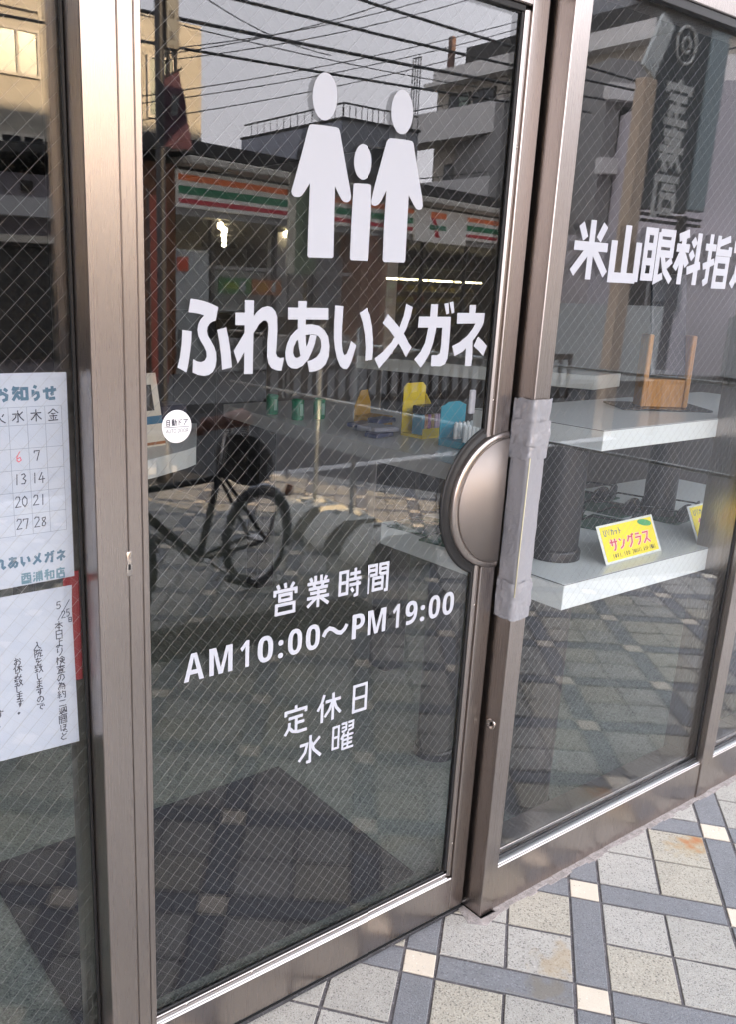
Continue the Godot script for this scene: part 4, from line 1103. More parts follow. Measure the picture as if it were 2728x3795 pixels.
func price_sign(label: String, at: Vector3, turn: float) -> void:
	var t = thing("price_sign", label, "price sign", at, "yellow price signs for sunglasses")
	t.rotation = Vector3(-0.45, turn, 0)
	t.scale = Vector3(1.48, 1.0, 1.0)
	bar("holder", Vector3(-0.090, 0, -0.0022), Vector3(0.090, 0.106, -0.0006), mat("acrylic", Color(0.62, 0.68, 0.66), 0.15), t, 0.0005)
	bar("card", Vector3(-0.083, 0.006, -0.0005), Vector3(0.083, 0.100, 0.0005), mat("yellow_card", Color(0.80, 0.68, 0.02), 0.6), t)
	var xf = Transform3D(Basis(), Vector3(0, 0, 0.0007))
	word("print", "UVカット", -0.077, 0.074, -0.020, 0.092, 0.0022, mats.ink_blue, t, xf, 0.00002)
	var st = ms()
	for c in [["サ", -0.066, -0.040], ["ン", -0.038, -0.016], ["グ", -0.012, 0.012], ["ラ", 0.014, 0.036], ["ス", 0.038, 0.064]]:
		glyph(st, c[0], c[1], 0.030, c[2], 0.066, 0.0082, xf, 0.00001)
	put("print_outline", st, mat("pink_print", Color(0.80, 0.52, 0.48), 0.6), t)
	st = ms()
	for c in [["サ", -0.066, -0.040], ["ン", -0.038, -0.016], ["グ", -0.012, 0.012], ["ラ", 0.014, 0.036], ["ス", 0.038, 0.064]]:
		glyph(st, c[0], c[1], 0.030, c[2], 0.066, 0.0038, Transform3D(Basis(), Vector3(0, 0, 0.0010)), 0.00001)
	put("print", st, mat("red_print", Color(0.55, 0.055, 0.10), 0.6), t)
	word("print", "1本¥1,100", -0.066, 0.012, -0.010, 0.024, 0.0014, mats.ink, t, xf, 0.00002)
	word("print", "2本なら¥1,650-(税込)", -0.003, 0.012, 0.074, 0.024, 0.0012, mats.ink, t, xf, 0.00002)
	st = ms()
	var oval = PackedVector2Array()
	for k in 24:
		oval.append(Vector2(0.058 + 0.022 * cos(TAU * k / 24), 0.088 + 0.0095 * sin(TAU * k / 24) - 0.006 * cos(TAU * k / 24)))
	prism(st, oval, Transform3D(Basis(), Vector3(0, 0, 0.0008)), 0.0)
	put("oval_print", st, mat("green_print", Color(0.06, 0.33, 0.11), 0.6), t)


func goods() -> void:
	var lens = mat("dark_lens", Color(0.012, 0.012, 0.014), 0.06)
	var fr = mat("black_plastic", Color(0.012, 0.012, 0.012), 0.25)
	var spots = [[2.375, -0.300, 0.25, "black sunglasses beside the upright of the front yellow sign, nearest the window"], [2.640, -0.290, 0.12, "black sunglasses to the right, between the two yellow price signs"], [2.300, -0.470, 0.3, "black sunglasses in the middle row, just right of the black post"], [2.560, -0.430, 0.1, "black sunglasses in the middle row behind the right of the front sign"], [2.330, -0.640, 0.2, "black sunglasses in the rear row, nearest the black post"], [2.620, -0.590, 0.1, "black sunglasses in the rear row, at the right"], [1.850, -0.560, 0.2, "black sunglasses left of the black post"], [2.085, -0.43, 0.15, "black sunglasses right behind the black post"], [1.83, -0.40, 0.2, "black sunglasses left of the post, nearer the window"]]
	var first: Node3D
	for i in spots.size():
		var t: Node3D
		if i == 0:
			t = thing("sunglasses", spots[0][3], "sunglasses", Vector3.ZERO, "sunglasses laid out on the lower shelf")
			sunglasses_parts(t, lens, fr)
			first = t
		else:
			t = first.duplicate()
			t.name = numbered("sunglasses", self)
			add_child(t, true)
			t.set_meta("label", spots[i][3])
		t.position = Vector3(spots[i][0], 0.7726, spots[i][1])
		t.rotation.y = spots[i][2]
		t.scale = Vector3.ONE * 1.25
	price_sign("yellow price sign for sunglasses in front of the black post", Vector3(2.110, 0.7732, -0.140), 0.03)
	price_sign("yellow price sign half hidden by the frame at the right", Vector3(2.560, 0.7732, -0.150), 0.03)
	# wooden stand with a tilted mirror
	var w = thing("mirror_stand", "wooden stand holding a tilted dark mirror on the upper shelf", "mirror stand", Vector3(2.435, 1.1405, -0.335))
	w.rotation.y = -0.62
	var wood = mat("wood", Color(0.40, 0.19, 0.05), 0.5)
	var grain_im = grain(128, Color(0.40, 0.205, 0.065), [[220, 1.0, Color(0.36, 0.16, 0.04)]], 19, 0.35)
	wood.albedo_color = Color.WHITE
	tri_tex(wood, grain_im, 1.0)
	wood.uv1_scale = Vector3(18, 2.5, 18)
	bar("base_plate", Vector3(-0.135, 0, -0.10), Vector3(0.13, 0.006, 0.075), mat("base_black", Color(0.02, 0.022, 0.026), 0.12), w, 0.001)
	bar("block", Vector3(-0.055, 0.0062, -0.022), Vector3(0.055, 0.088, 0.03), wood, w, 0.002)
	bar("upright", Vector3(-0.070, 0.0062, -0.030), Vector3(-0.0555, 0.215, 0.034), wood, w, 0.003)
	bar("upright", Vector3(0.0555, 0.0062, -0.030), Vector3(0.070, 0.215, 0.034), wood, w, 0.003)
	var st = ms()
	box(st, Vector3(-0.052, -0.10, -0.006), Vector3(0.052, 0.20, 0.006), 0.002)
	var mir = put("mirror", st, mat("mirror_frame", Color(0.035, 0.037, 0.042), 0.25), w)
	mir.position = Vector3(0, 0.195, -0.005)
	mir.rotation.x = -0.3
	bar("mirror_glass", Vector3(-0.045, -0.085, 0.0061), Vector3(0.045, 0.115, 0.0075), mat("mirror_glass", Color(0.02, 0.023, 0.03), 0.6), mir)
	# boxes and cups on the counter
	var top = 0.9006
	var y = thing("yellow_display_box", "open yellow card display with coloured pouches on the counter", "display box", Vector3(2.46, top, -1.36))
	y.rotation.y = 0.05
	var ym = mat("yellow_box", Color(0.62, 0.50, 0.03), 0.55)
	st = ms()
	prism(st, PackedVector2Array([Vector2(-0.062, 0), Vector2(0.062, 0), Vector2(0.062, 0.19), Vector2(0.045, 0.205), Vector2(-0.045, 0.205), Vector2(-0.062, 0.19)]), Transform3D(Basis(), Vector3(0, 0, -0.06)), 0.004, 0.0006)
	put("back_card", st, ym, y)
	bar("tray", Vector3(-0.065, 0, -0.0555), Vector3(0.065, 0.012, 0.062), ym, y, 0.001)
	bar("tray_front", Vector3(-0.065, 0.0122, 0.058), Vector3(0.065, 0.04, 0.062), ym, y, 0.001)
	st = ms()
	prism(st, PackedVector2Array([Vector2(-0.0555, 0.0122), Vector2(0.062, 0.0122), Vector2(0.062, 0.035), Vector2(0.01, 0.06), Vector2(-0.03, 0.13), Vector2(-0.0555, 0.16)]), Transform3D(Basis(Vector3.UP, -PI / 2), Vector3(0.065, 0, 0)), 0.003, 0.0005)
	put("tray_side", st, ym, y)
	var cols = [Color(0.10, 0.30, 0.42), Color(0.42, 0.20, 0.10), Color(0.30, 0.14, 0.30), Color(0.34, 0.24, 0.10), Color(0.45, 0.36, 0.5), Color(0.45, 0.36, 0.5)]
	for i in 6:
		var x = -0.055 + i * 0.0185
		bar("pouch", Vector3(x, 0.0125, -0.01), Vector3(x + 0.0165, 0.092, 0.045), mat("pouch_%s" % ["blue", "red", "plum", "brown", "lilac", "lilac"][i], cols[i], 0.5), y, 0.003)
		bar("pouch_flap", Vector3(x, 0.0922, -0.014), Vector3(x + 0.0165, 0.125, 0.046), fr, y, 0.004)
	y = thing("yellow_display_box", "second yellow card display, behind and left of the one with pouches", "display box", Vector3(2.42, top, -1.62))
	y.rotation.y = 0.25
	st = ms()
	prism(st, PackedVector2Array([Vector2(-0.06, 0), Vector2(0.06, 0), Vector2(0.06, 0.09), Vector2(0.03, 0.15), Vector2(-0.02, 0.15), Vector2(-0.06, 0.09)]), Transform3D(Basis(), Vector3(0, 0, -0.06)), 0.004, 0.0006)
	put("back_card", st, mat("amber_box", Color(0.36, 0.22, 0.03), 0.55), y)
	bar("tray", Vector3(-0.06, 0, -0.0555), Vector3(0.06, 0.05, 0.06), mats.amber_box, y, 0.002)
	var b = thing("blue_display_box", "bright blue card display with rows of white sticks on the counter", "display box", Vector3(2.44, top, -1.11))
	b.rotation.y = 0.06
	var bm = mat("blue_box", Color(0.03, 0.30, 0.42), 0.5)
	st = ms()
	prism(st, PackedVector2Array([Vector2(-0.07, 0), Vector2(0.07, 0), Vector2(0.07, 0.145), Vector2(0.05, 0.152), Vector2(0.03, 0.16), Vector2(-0.03, 0.16), Vector2(-0.05, 0.15), Vector2(-0.07, 0.145)]), Transform3D(Basis(), Vector3(0, 0, -0.07)), 0.004, 0.0006)
	put("back_card", st, bm, b)
	bar("tray", Vector3(-0.075, 0, -0.0655), Vector3(0.075, 0.026, 0.07), bm, b, 0.001)
	for r in 2:
		for i in 6:
			st = ms(true)
			lathe(st, [Vector2(0.0085, 0), Vector2(0.0085, 0.05), Vector2(0.007, 0.058), Vector2(0.0035, 0.0625), Vector2(0, 0.064)], 10, Transform3D(Basis(), Vector3(-0.058 + i * 0.022, 0.0262 + r * 0.006, 0.045 - r * 0.045)))
			put("stick", st, mats.white_laminate, b)
	var p = thing("lens_cleaner_packs", "stack of dark blue and white packets lying on the counter", "packets", Vector3(2.40, top, -1.72))
	p.position = Vector3(2.33, top, -1.50)
	var pk = mat("pack_navy", Color(0.03, 0.045, 0.12), 0.35)
	var pw = mat("pack_pale", Color(0.25, 0.27, 0.33), 0.4)
	for i in 7:
		var q = bar("packet", Vector3(-0.055, 0, -0.035), Vector3(0.055, 0.018, 0.035), pk if i % 3 else pw, p, 0.004)
		q.position = Vector3(rng.randf_range(-0.05, 0.05), [0.0, 0.0, 0.019, 0.019, 0.038, 0.0, 0.02][i], [-0.08, 0.0, -0.06, 0.01, -0.02, 0.075, 0.07][i])
		q.rotation.y = rng.randf_range(-0.5, 0.5)
	var cup_m = mat("green_tin", Color(0.01, 0.17, 0.09), 0.35)
	for c in [[2.245, -2.12, "dark green tin at the left of the three on the counter"], [2.25, -1.93, "dark green tin in front of the other two on the counter"], [2.36, -1.92, "dark green tin at the right of the three on the counter"]]:
		var t = thing("green_tin", c[2], "tin", Vector3(c[0], top, c[1]), "green tins on the counter")
		st = ms(true)
		lathe(st, [Vector2(0.026, 0), Vector2(0.027, 0.004), Vector2(0.027, 0.085), Vector2(0.024, 0.088), Vector2(0.0235, 0.01), Vector2(0, 0.01)], 20)
		put("cup", st, cup_m, t)
		bar("tag", Vector3(-0.008, 0.02, 0.0272), Vector3(0.008, 0.07, 0.0282), mat("tag_pale", Color(0.25, 0.42, 0.36), 0.6), t)
	# card stand on the desk
	var cs = thing("counter_card", "leaning white information card with blue bands on the desk", "card", Vector3(1.385, 0.8996, -1.60))
	cs.rotation = Vector3(-0.2, 0.25, 0)
	bar("sheet", Vector3(-0.09, 0, -0.004), Vector3(0.065, 0.255, 0), mat("card_cream", Color(0.60, 0.58, 0.50), 0.6), cs, 0.001)
	bar("photo_print", Vector3(-0.07, 0.125, 0.0001), Vector3(0.035, 0.215, 0.0004), mats.wall_dark, cs)
	bar("blue_print", Vector3(-0.09, 0.078, 0.0001), Vector3(0.0648, 0.106, 0.0004), mat("card_blue", Color(0.04, 0.15, 0.26), 0.6), cs)
	bar("brown_print", Vector3(-0.09, 0.006, 0.0001), Vector3(0.0648, 0.016, 0.0004), mat("card_brown", Color(0.28, 0.11, 0.04), 0.6), cs)
	bar("blue_print", Vector3(-0.06, 0.024, 0.0001), Vector3(-0.02, 0.036, 0.0004), mats.card_blue, cs)
	bar("easel", Vector3(-0.03, 0, -0.06), Vector3(0.03, 0.12, -0.0045), mats.card_cream, cs)
	tag(bar("navy_box", Vector3(1.44, 0.8996, -1.86), Vector3(1.60, 1.02, -1.74), mat("navy_box", Color(0.012, 0.014, 0.04), 0.5), self, 0.003), "dark navy box standing behind the round door sticker", "box")
	# small white switch tag on the door's inner side
	tag(bar("door_switch", Vector3(1.357, 1.213, -0.098), Vector3(1.372, 1.262, -0.09), mats.vinyl, self, 0.002), "small white touch switch at the inner right edge of the door", "switch")
	tag(bar("alarm_tag", Vector3(0.352, 1.372, -0.076), Vector3(0.367, 1.408, -0.068), mat("tag_yellow", Color(0.55, 0.53, 0.44), 0.6), self, 0.002), "small cream tag above the calendar notice", "tag")


# ---------------------------------------------------------------- bicycle parked by the kerb, mirrored in the door
func bicycle() -> void:
	var t = thing("bicycle", "small wheeled black bicycle with brown saddle, mirrored in the glass door", "bicycle", Vector3(2.32 - 0.47 * cos(0.30), 0, 2.2 - 0.47 * sin(0.30)))
	t.rotation.y = -0.30
	var r = 0.235
	for x in [0.47, -0.47]:
		var w = node("wheel", t)
		w.position = Vector3(x, r + 0.018, 0)
		var ring = []
		for k in 37:
			ring.append(Vector3(cos(TAU * k / 36), sin(TAU * k / 36), 0) * r)
		var st = ms(true)
		tube(st, ring, 0.018, 8, false)
		put("tyre", st, mats.rubber, w)
		ring = ring.map(func(v): return v * 0.9)
		st = ms(true)
		tube(st, ring, 0.009, 6, false)
		put("rim", st, mats.alu, w)
		st = ms()
		for k in 20:
			var a = TAU * k / 20
			tube(st, [Vector3(0.02 * cos(a + 1), 0.02 * sin(a + 1), 0.02 * (1 if k % 2 else -1)), Vector3(cos(a), sin(a), 0) * r * 0.9], 0.0012, 4, false)
		tube(st, [Vector3(0, 0, -0.05), Vector3(0, 0, 0.05)], 0.018, 10)
		put("spokes", st, mats.alu, w).set_meta("kind", "stuff")
		st = ms(true)
		var arc = []
		for k in 15:
			var a = lerpf(-0.35, PI * 0.95, k / 14.0) if x > 0 else lerpf(0.3, PI * 0.9, k / 14.0)
			arc.append(Vector3(cos(a), sin(a), 0) * (r + 0.03))
		tube(st, arc, 0.012, 6)
		put("mudguard", st, mat("mudguard", Color(0.42, 0.44, 0.48), 0.3, 0.8), w)
	var st = ms(true)
	var hub = Vector3(0.47, 0.253, 0)
	var bb = Vector3(0.05, 0.24, 0)
	var head = Vector3(-0.36, 0.62, 0)
	tube(st, [bb, Vector3(0.20, 0.66, 0)], 0.017, 8)
	tube(st, [bb, head + Vector3(0.01, -0.05, 0)], 0.02, 8)
	tube(st, [Vector3(0.185, 0.6, 0), head], 0.016, 8)
	tube(st, [head + Vector3(-0.02, 0.08, 0), head + Vector3(0.015, -0.08, 0)], 0.02, 8)
	for s in [-1.0, 1.0]:
		tube(st, [bb + Vector3(0, 0, s * 0.02), hub + Vector3(0, 0, s * 0.055)], 0.01, 6)
		tube(st, [Vector3(0.19, 0.62, s * 0.015), hub + Vector3(0, 0, s * 0.055)], 0.009, 6)
		tube(st, [head + Vector3(0.015, -0.1, s * 0.02), Vector3(-0.40, 0.4, s * 0.045), Vector3(-0.47, 0.253, s * 0.05)], 0.011, 6)
	put("bicycle_frame", st, mats.iron_black, t)
	st = ms(true)
	tube(st, [Vector3(0.2, 0.64, 0), Vector3(0.235, 0.80, 0)], 0.013, 8)
	put("seat_post", st, mats.alu, t)
	# saddle
	st = ms(true)
	var leather = mat("leather", Color(0.34, 0.13, 0.09), 0.45)
	var rings = []
	for i in 13:
		var u = i / 12.0
		var half = lerpf(0.092, 0.022, smoothstep(0.05, 0.75, u)) * (0.72 if i == 0 else 0.92 if i == 1 else 1.0)
		var ring = []
		for k in 12:
			var a = TAU * k / 12
			ring.append(Vector3(0.345 - u * 0.27, 0.862 + 0.026 * sin(a) - 0.028 * (cos(a) ** 2) + 0.02 * (1 - u) ** 3, half * cos(a)))
		rings.append(ring)
	for i in 12:
		for k in 12:
			quad(st, rings[i][k], rings[i][(k + 1) % 12], rings[i + 1][(k + 1) % 12], rings[i + 1][k])
	for k in 10:
		tri(st, rings[0][0], rings[0][k + 2], rings[0][k + 1])
		tri(st, rings[12][0], rings[12][k + 1], rings[12][k + 2])
	var sd = put("saddle", st, leather, t)
	for s in [-1.0, 1.0]:
		var coil = []
		for k in 41:
			coil.append(Vector3(0.315 + 0.017 * cos(k * TAU / 8), 0.785 + 0.0014 * k, s * 0.05 + 0.017 * sin(k * TAU / 8)))
		st = ms(true)
		tube(st, coil, 0.003, 5)
		put("saddle_spring", st, mats.alu, sd)
	# handlebar
	st = ms(true)
	tube(st, [head + Vector3(-0.015, 0.07, 0), head + Vector3(-0.05, 0.25, 0)], 0.014, 8)
	tube(st, [Vector3(-0.30, 0.90, -0.29), Vector3(-0.36, 0.89, -0.2), Vector3(-0.41, 0.87, 0), Vector3(-0.36, 0.89, 0.2), Vector3(-0.30, 0.90, 0.29)], 0.011, 8)
	put("handlebar", st, mats.alu, t)
	for s in [-1.0, 1.0]:
		st = ms(true)
		tube(st, [Vector3(-0.325, 0.895, s * 0.25), Vector3(-0.27, 0.905, s * 0.33)], 0.017, 10)
		put("grip", st, leather, t)
	# black bag behind the saddle with pale reflective strips, and an orange reflector
	var cloth = mat("black_cloth", Color(0.009, 0.009, 0.011), 0.85)
	st = ms(true)
	var rings2 = []
	for i in 9:
		var u = i / 8.0
		var ring = []
		for k in 16:
			var a = TAU * k / 16
			var px = signf(cos(a)) * absf(cos(a)) ** 0.5
			var pz = signf(sin(a)) * absf(sin(a)) ** 0.5
			var sw = sin(PI * clampf(u * 0.9 + 0.08, 0, 1)) ** 0.4
			ring.append(Vector3(0.33 + px * 0.10 * sw + u * 0.06, 0.775 - u * 0.235, pz * lerpf(0.11, 0.15, u) * sw))
		rings2.append(ring)
	for i in 8:
		for k in 16:
			quad(st, rings2[i][k], rings2[i + 1][k], rings2[i + 1][(k + 1) % 16], rings2[i][(k + 1) % 16])
	put("bag", st, cloth, t)
	for q in [Vector3(0.36, 0.60, -0.150), Vector3(0.50, 0.575, -0.145)]:
		bar("reflective_strip", q + Vector3(-0.008, 0, -0.006), q + Vector3(0.008, 0.055, -0.001), mats.vinyl, t, 0.001)
	st = ms(true)
	var rf = Transform3D(Basis(Vector3(1, 0, 0), Vector3(0, 0, -1), Vector3(0, 1, 0)), Vector3(0.555, 0.505, -0.12))
	lathe(st, [Vector2(0.030, 0), Vector2(0.030, 0.008), Vector2(0.024, 0.014), Vector2(0, 0.017)], 20, rf)
	var refl = put("reflector", st, mat("orange_reflector", Color(0.55, 0.20, 0.09), 0.35), t)
	refl.scale = Vector3(1, 1, 1)
	st = ms(true)
	tube(st, [Vector3(0.47, 0.253, -0.06), Vector3(0.50, 0.40, -0.09), Vector3(0.555, 0.505, -0.115)], 0.008, 6)
	put("stay", st, mats.iron_black, t)
	st = ms(true)
	tube(st, [Vector3(0.40, 0.24, 0.06), Vector3(0.36, 0.02, 0.17)], 0.009, 6)
	put("kickstand", st, mats.alu, t)
	st = ms()
	tube(st, [bb + Vector3(0, 0, -0.08), bb + Vector3(0.13, -0.1, -0.08)], 0.009, 6)
	tube(st, [bb + Vector3(0, 0, 0.08), bb + Vector3(-0.13, 0.1, 0.08)], 0.009, 6)
	tube(st, [bb + Vector3(0, 0, -0.08), bb + Vector3(0, 0, 0.08)], 0.014, 8)
	put("crank", st, mats.alu, t)
	for s in [-1.0, 1.0]:
		bar("pedal", bb + Vector3(-s * 0.13 - 0.045, s * 0.1 - 0.012, s * 0.085 if s > 0 else -0.175), bb + Vector3(-s * 0.13 + 0.045, s * 0.1 + 0.012, 0.175 if s > 0 else -0.085), mats.rubber, t, 0.004)


# ---------------------------------------------------------------- buildings across the street, mirrored in the panes
func window(x0: float, y0: float, x1: float, y1: float, z: float, parent: Node, glass: Material, frame_m: Material, s := -1.0, panes := 2) -> void:   # a window in a wall whose outside faces s (along z) at depth z
	var w = 0.05
	var f = ms()
	var a = minf(z, z + s * 0.05)
	var b = maxf(z, z + s * 0.05)
	box(f, Vector3(x0, y0, a), Vector3(x1, y0 + w, b))
	box(f, Vector3(x0, y1 - w, a), Vector3(x1, y1, b))
	for i in panes + 1:
		var x = lerpf(x0, x1 - w, float(i) / panes)
		box(f, Vector3(x, y0 + w, a), Vector3(x + w, y1 - w, b))
	var o = put("window", f, frame_m, parent)
	for i in panes:
		var xa = lerpf(x0, x1 - w, float(i) / panes) + w
		var xb = lerpf(x0, x1 - w, float(i + 1) / panes)
		bar("pane", Vector3(xa, y0 + w, minf(z, z + s * 0.02) ), Vector3(xb, y1 - w, maxf(z + s * 0.012, z)), glass, o)


func tile_texture() -> ImageTexture:   # small wall tiles too far off to be told apart
	var im = Image.create(512, 512, false, Image.FORMAT_RGB8)
	var r = RandomNumberGenerator.new()
	r.seed = 4
	var tone = {}
	for y in 512:
		for x in 512:
			var row = y / 16
			var xx = (x + (row % 2) * 32) % 512
			var key = row * 64 + xx / 64
			if not tone.has(key):
				tone[key] = r.randf_range(0.88, 1.06)
			var k: float = tone[key] * r.randf_range(0.97, 1.03)
			var c = Color(0.41, 0.375, 0.305) * k
			if y % 16 < 1 or xx % 64 < 1:
				c = Color(0.30, 0.27, 0.22)
			im.set_pixel(x, y, c.linear_to_srgb())
	return ImageTexture.create_from_image(im)


func street() -> void:
	# convenience store straight across, its front turned a little from the shop's
	var s = thing("convenience_store", "low convenience store across the road with orange, green and red stripes", "store", Vector3(7.11, 0, 12))
	s.rotation.y = -deg_to_rad(12.1)
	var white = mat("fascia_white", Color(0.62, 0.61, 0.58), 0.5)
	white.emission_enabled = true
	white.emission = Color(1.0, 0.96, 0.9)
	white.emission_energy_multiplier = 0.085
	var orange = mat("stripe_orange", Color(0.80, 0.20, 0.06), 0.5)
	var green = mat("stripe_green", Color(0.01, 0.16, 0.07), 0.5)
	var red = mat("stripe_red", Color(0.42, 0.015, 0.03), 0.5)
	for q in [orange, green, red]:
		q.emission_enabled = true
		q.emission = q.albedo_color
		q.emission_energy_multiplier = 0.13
	var cream = mat("cornice_cream", Color(0.66, 0.61, 0.52), 0.8)
	var brick = mat("brown_brick", Color(0.20, 0.085, 0.04), 0.85)
	brick.albedo_color = Color.WHITE
	tri_tex(brick, grain(128, Color(0.24, 0.10, 0.045), [[400, 2.0, Color(0.15, 0.06, 0.03)], [300, 2.0, Color(0.32, 0.14, 0.06)]], 23, 0.4), 1.2)
	var store_wall = mat("store_wall", Color(0.42, 0.41, 0.39), 0.85)
	bar("roof", Vector3(-0.75, 3.40, -0.30), Vector3(15, 3.60, 9), mats.wall_dark, s)
	bar("cornice", Vector3(-0.02, 3.245, -0.42), Vector3(15, 3.365, 0.4), cream, s, 0.02)
	bar("recess", Vector3(-0.02, 3.12, 0.02), Vector3(15, 3.27, 0.3), mats.wall_dark, s)
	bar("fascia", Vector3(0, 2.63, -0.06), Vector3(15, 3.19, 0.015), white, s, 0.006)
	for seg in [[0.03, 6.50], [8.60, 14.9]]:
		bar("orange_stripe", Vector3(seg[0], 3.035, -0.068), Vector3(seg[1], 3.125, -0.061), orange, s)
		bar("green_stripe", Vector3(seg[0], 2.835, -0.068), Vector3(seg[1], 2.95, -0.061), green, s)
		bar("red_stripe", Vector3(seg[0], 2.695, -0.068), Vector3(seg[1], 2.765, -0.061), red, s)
	var logo = bar("logo_panel", Vector3(6.53, 2.50, -0.10), Vector3(8.57, 3.17, -0.062), white, s, 0.006)
	# the front faces the shop: seen from there x runs to the left, so the mark is drawn with its x turned round
	var rev = Transform3D(Basis(Vector3(-1, 0, 0), Vector3(0, 1, 0), Vector3(0, 0, -1)), Vector3(7.40, 2.50, -0.101))
	var st = ms()
	prism(st, PackedVector2Array([Vector2(-0.30, 0.50), Vector2(-0.30, 0.62), Vector2(0.30, 0.62), Vector2(0.30, 0.50)]), rev, 0.004)
	put("logo_bar", st, orange, logo)
	st = ms()
	prism(st, PackedVector2Array([Vector2(0.14, 0.498), Vector2(0.30, 0.498), Vector2(0.17, 0.365), Vector2(0.03, 0.365)]), rev, 0.004)
	put("logo_stem", st, red, logo)
	st = ms()
	prism(st, PackedVector2Array([Vector2(-0.02, 0.25), Vector2(0.13, 0.25), Vector2(0.08, 0.11), Vector2(-0.07, 0.11)]), rev, 0.004)
	put("logo_stem", st, red, logo)
	st = ms()
	prism(st, PackedVector2Array([Vector2(-0.32, 0.265), Vector2(-0.32, 0.355), Vector2(0.32, 0.355), Vector2(0.32, 0.265)]), rev, 0.005)
	put("logo_band", st, green, logo)
	latin("logo_print", "ELEVEn", 7.13, 2.785, 7.67, 2.838, -0.1065, mats.vinyl, logo, true, PI)
	bar("soffit", Vector3(0, 2.52, 0.016), Vector3(15, 2.62, 8.8), store_wall, s)
	bar("pillar", Vector3(-0.68, 0, -0.02), Vector3(-0.001, 3.25, 0.6), brick, s, 0.01)
	bar("pillar", Vector3(4.88, 0, 0.02), Vector3(5.80, 2.515, 0.6), brick, s, 0.01)
	bar("rear_wall", Vector3(-0.7, 0, 8.5), Vector3(15, 3.39, 8.8), store_wall, s)
	bar("side_wall", Vector3(-0.69, 0, 0.61), Vector3(-0.5, 3.39, 8.49), brick, s)
	bar("side_wall", Vector3(14.8, 0, 0.1), Vector3(15, 3.39, 8.49), mats.wall_white, s)
	bar("store_floor", Vector3(-0.49, -0.02, 0.02), Vector3(14.79, 0.02, 8.49), mats.wall_white, s)
	for x in [1.02, 2.58, 3.7, 7.4, 9.2, 11.2]:
		bar("shop_window_post", Vector3(x, 0, 0.25), Vector3(x + 0.07, 2.515, 0.33), mats.wall_dark, s)
	bar("shop_window_rail", Vector3(0, 1.72, 0.26), Vector3(4.87, 1.78, 0.32), store_wall, s)
	bar("shop_window_rail", Vector3(0, 0.0, 0.2), Vector3(4.87, 0.55, 0.34), store_wall, s)
	bar("blind_panel", Vector3(1.1, 1.0, 0.5), Vector3(2.57, 1.70, 0.52), mat("panel_white", Color(0.50, 0.52, 0.50), 0.7), s)
	bar("blind_panel", Vector3(2.66, 0.9, 0.5), Vector3(3.69, 2.45, 0.52), store_wall, s)
	bar("blind_panel", Vector3(3.8, 0.9, 0.5), Vector3(4.87, 2.1, 0.52), mats.wall_grey, s)
	bar("green_board", Vector3(1.13, 1.32, 0.18), Vector3(1.93, 1.58, 0.2), mat("board_green", Color(0.03, 0.20, 0.035), 0.6), s)
	bar("orange_board", Vector3(1.95, 1.31, 0.18), Vector3(2.72, 1.57, 0.2), mat("board_orange", Color(0.42, 0.13, 0.02), 0.6), s)
	bar("board_print", Vector3(1.25, 1.40, 0.172), Vector3(1.60, 1.50, 0.179), mat("board_lime", Color(0.30, 0.42, 0.05), 0.6), s)
	bar("board_print", Vector3(1.63, 1.36, 0.172), Vector3(1.78, 1.54, 0.179), mats.panel_white, s)
	bar("board_print", Vector3(2.05, 1.38, 0.172), Vector3(2.35, 1.52, 0.179), mat("board_amber", Color(0.55, 0.26, 0.03), 0.6), s)
	bar("board_print", Vector3(2.46, 1.36, 0.172), Vector3(2.56, 1.54, 0.179), mats.panel_white, s)
	bar("machine", Vector3(0.05, 0, 0.1), Vector3(0.85, 2.0, 0.75), mats.panel_white, s, 0.03)
	bar("orange_notice", Vector3(0.12, 1.66, 0.085), Vector3(0.36, 1.88, 0.095), mat("notice_orange", Color(0.75, 0.09, 0.02), 0.6), s)
	for k in 7:
		bar("shelf", Vector3(5.9, 0.25 + k * 0.30, 2.4), Vector3(13.5, 0.28 + k * 0.30, 3.0), mats.panel_white, s)
	bar("shelf_back", Vector3(5.9, 0.2, 3.01), Vector3(13.5, 2.3, 3.05), mats.wall_grey, s)
	var goods_col = [Color(0.5, 0.45, 0.4), Color(0.3, 0.06, 0.05), Color(0.05, 0.12, 0.3), Color(0.45, 0.36, 0.1), Color(0.1, 0.25, 0.12), Color(0.55, 0.3, 0.35)]
	for k in 60:
		var x = 6.0 + (k % 15) * 0.5
		var y = 0.285 + (k / 15 + 1) * 0.30
		bar("goods", Vector3(x, y, 2.42), Vector3(x + rng.randf_range(0.2, 0.45), y + rng.randf_range(0.1, 0.2), 2.8), mat("goods_%s" % ["grey", "red", "blue", "amber", "green", "pink"][rng.randi() % 6], goods_col[rng.randi() % 6], 0.6), s)
	# lit strips and downlights
	var tube_m = mat("tube_light", Color(0.9, 0.85, 0.65), 0.5)
	tube_m.emission_enabled = true
	tube_m.emission = Color(1.0, 0.92, 0.70)
	tube_m.emission_energy_multiplier = 1.7
	var spot_m = tube_m.duplicate()
	spot_m.resource_name = "downlight_glass"
	spot_m.emission_energy_multiplier = 0.6
	for seg in [[8.2, 8.9], [9.0, 10.2], [10.3, 11.4], [11.55, 12.9]]:
		bar("strip_light", Vector3(seg[0], 1.725, 1.98), Vector3(seg[1], 1.78, 2.02), tube_m, s)
		var al = AreaLight3D.new()
		al.name = "strip_light_glow"
		al.area_size = Vector2(seg[1] - seg[0], 0.05)
		al.light_energy = 0.10
		al.light_color = Color(1.0, 0.92, 0.70)
		al.area_range = 12.0
		al.shadow_enabled = true
		s.add_child(al, true)
		al.position = Vector3((seg[0] + seg[1]) / 2, 1.75, 1.97)
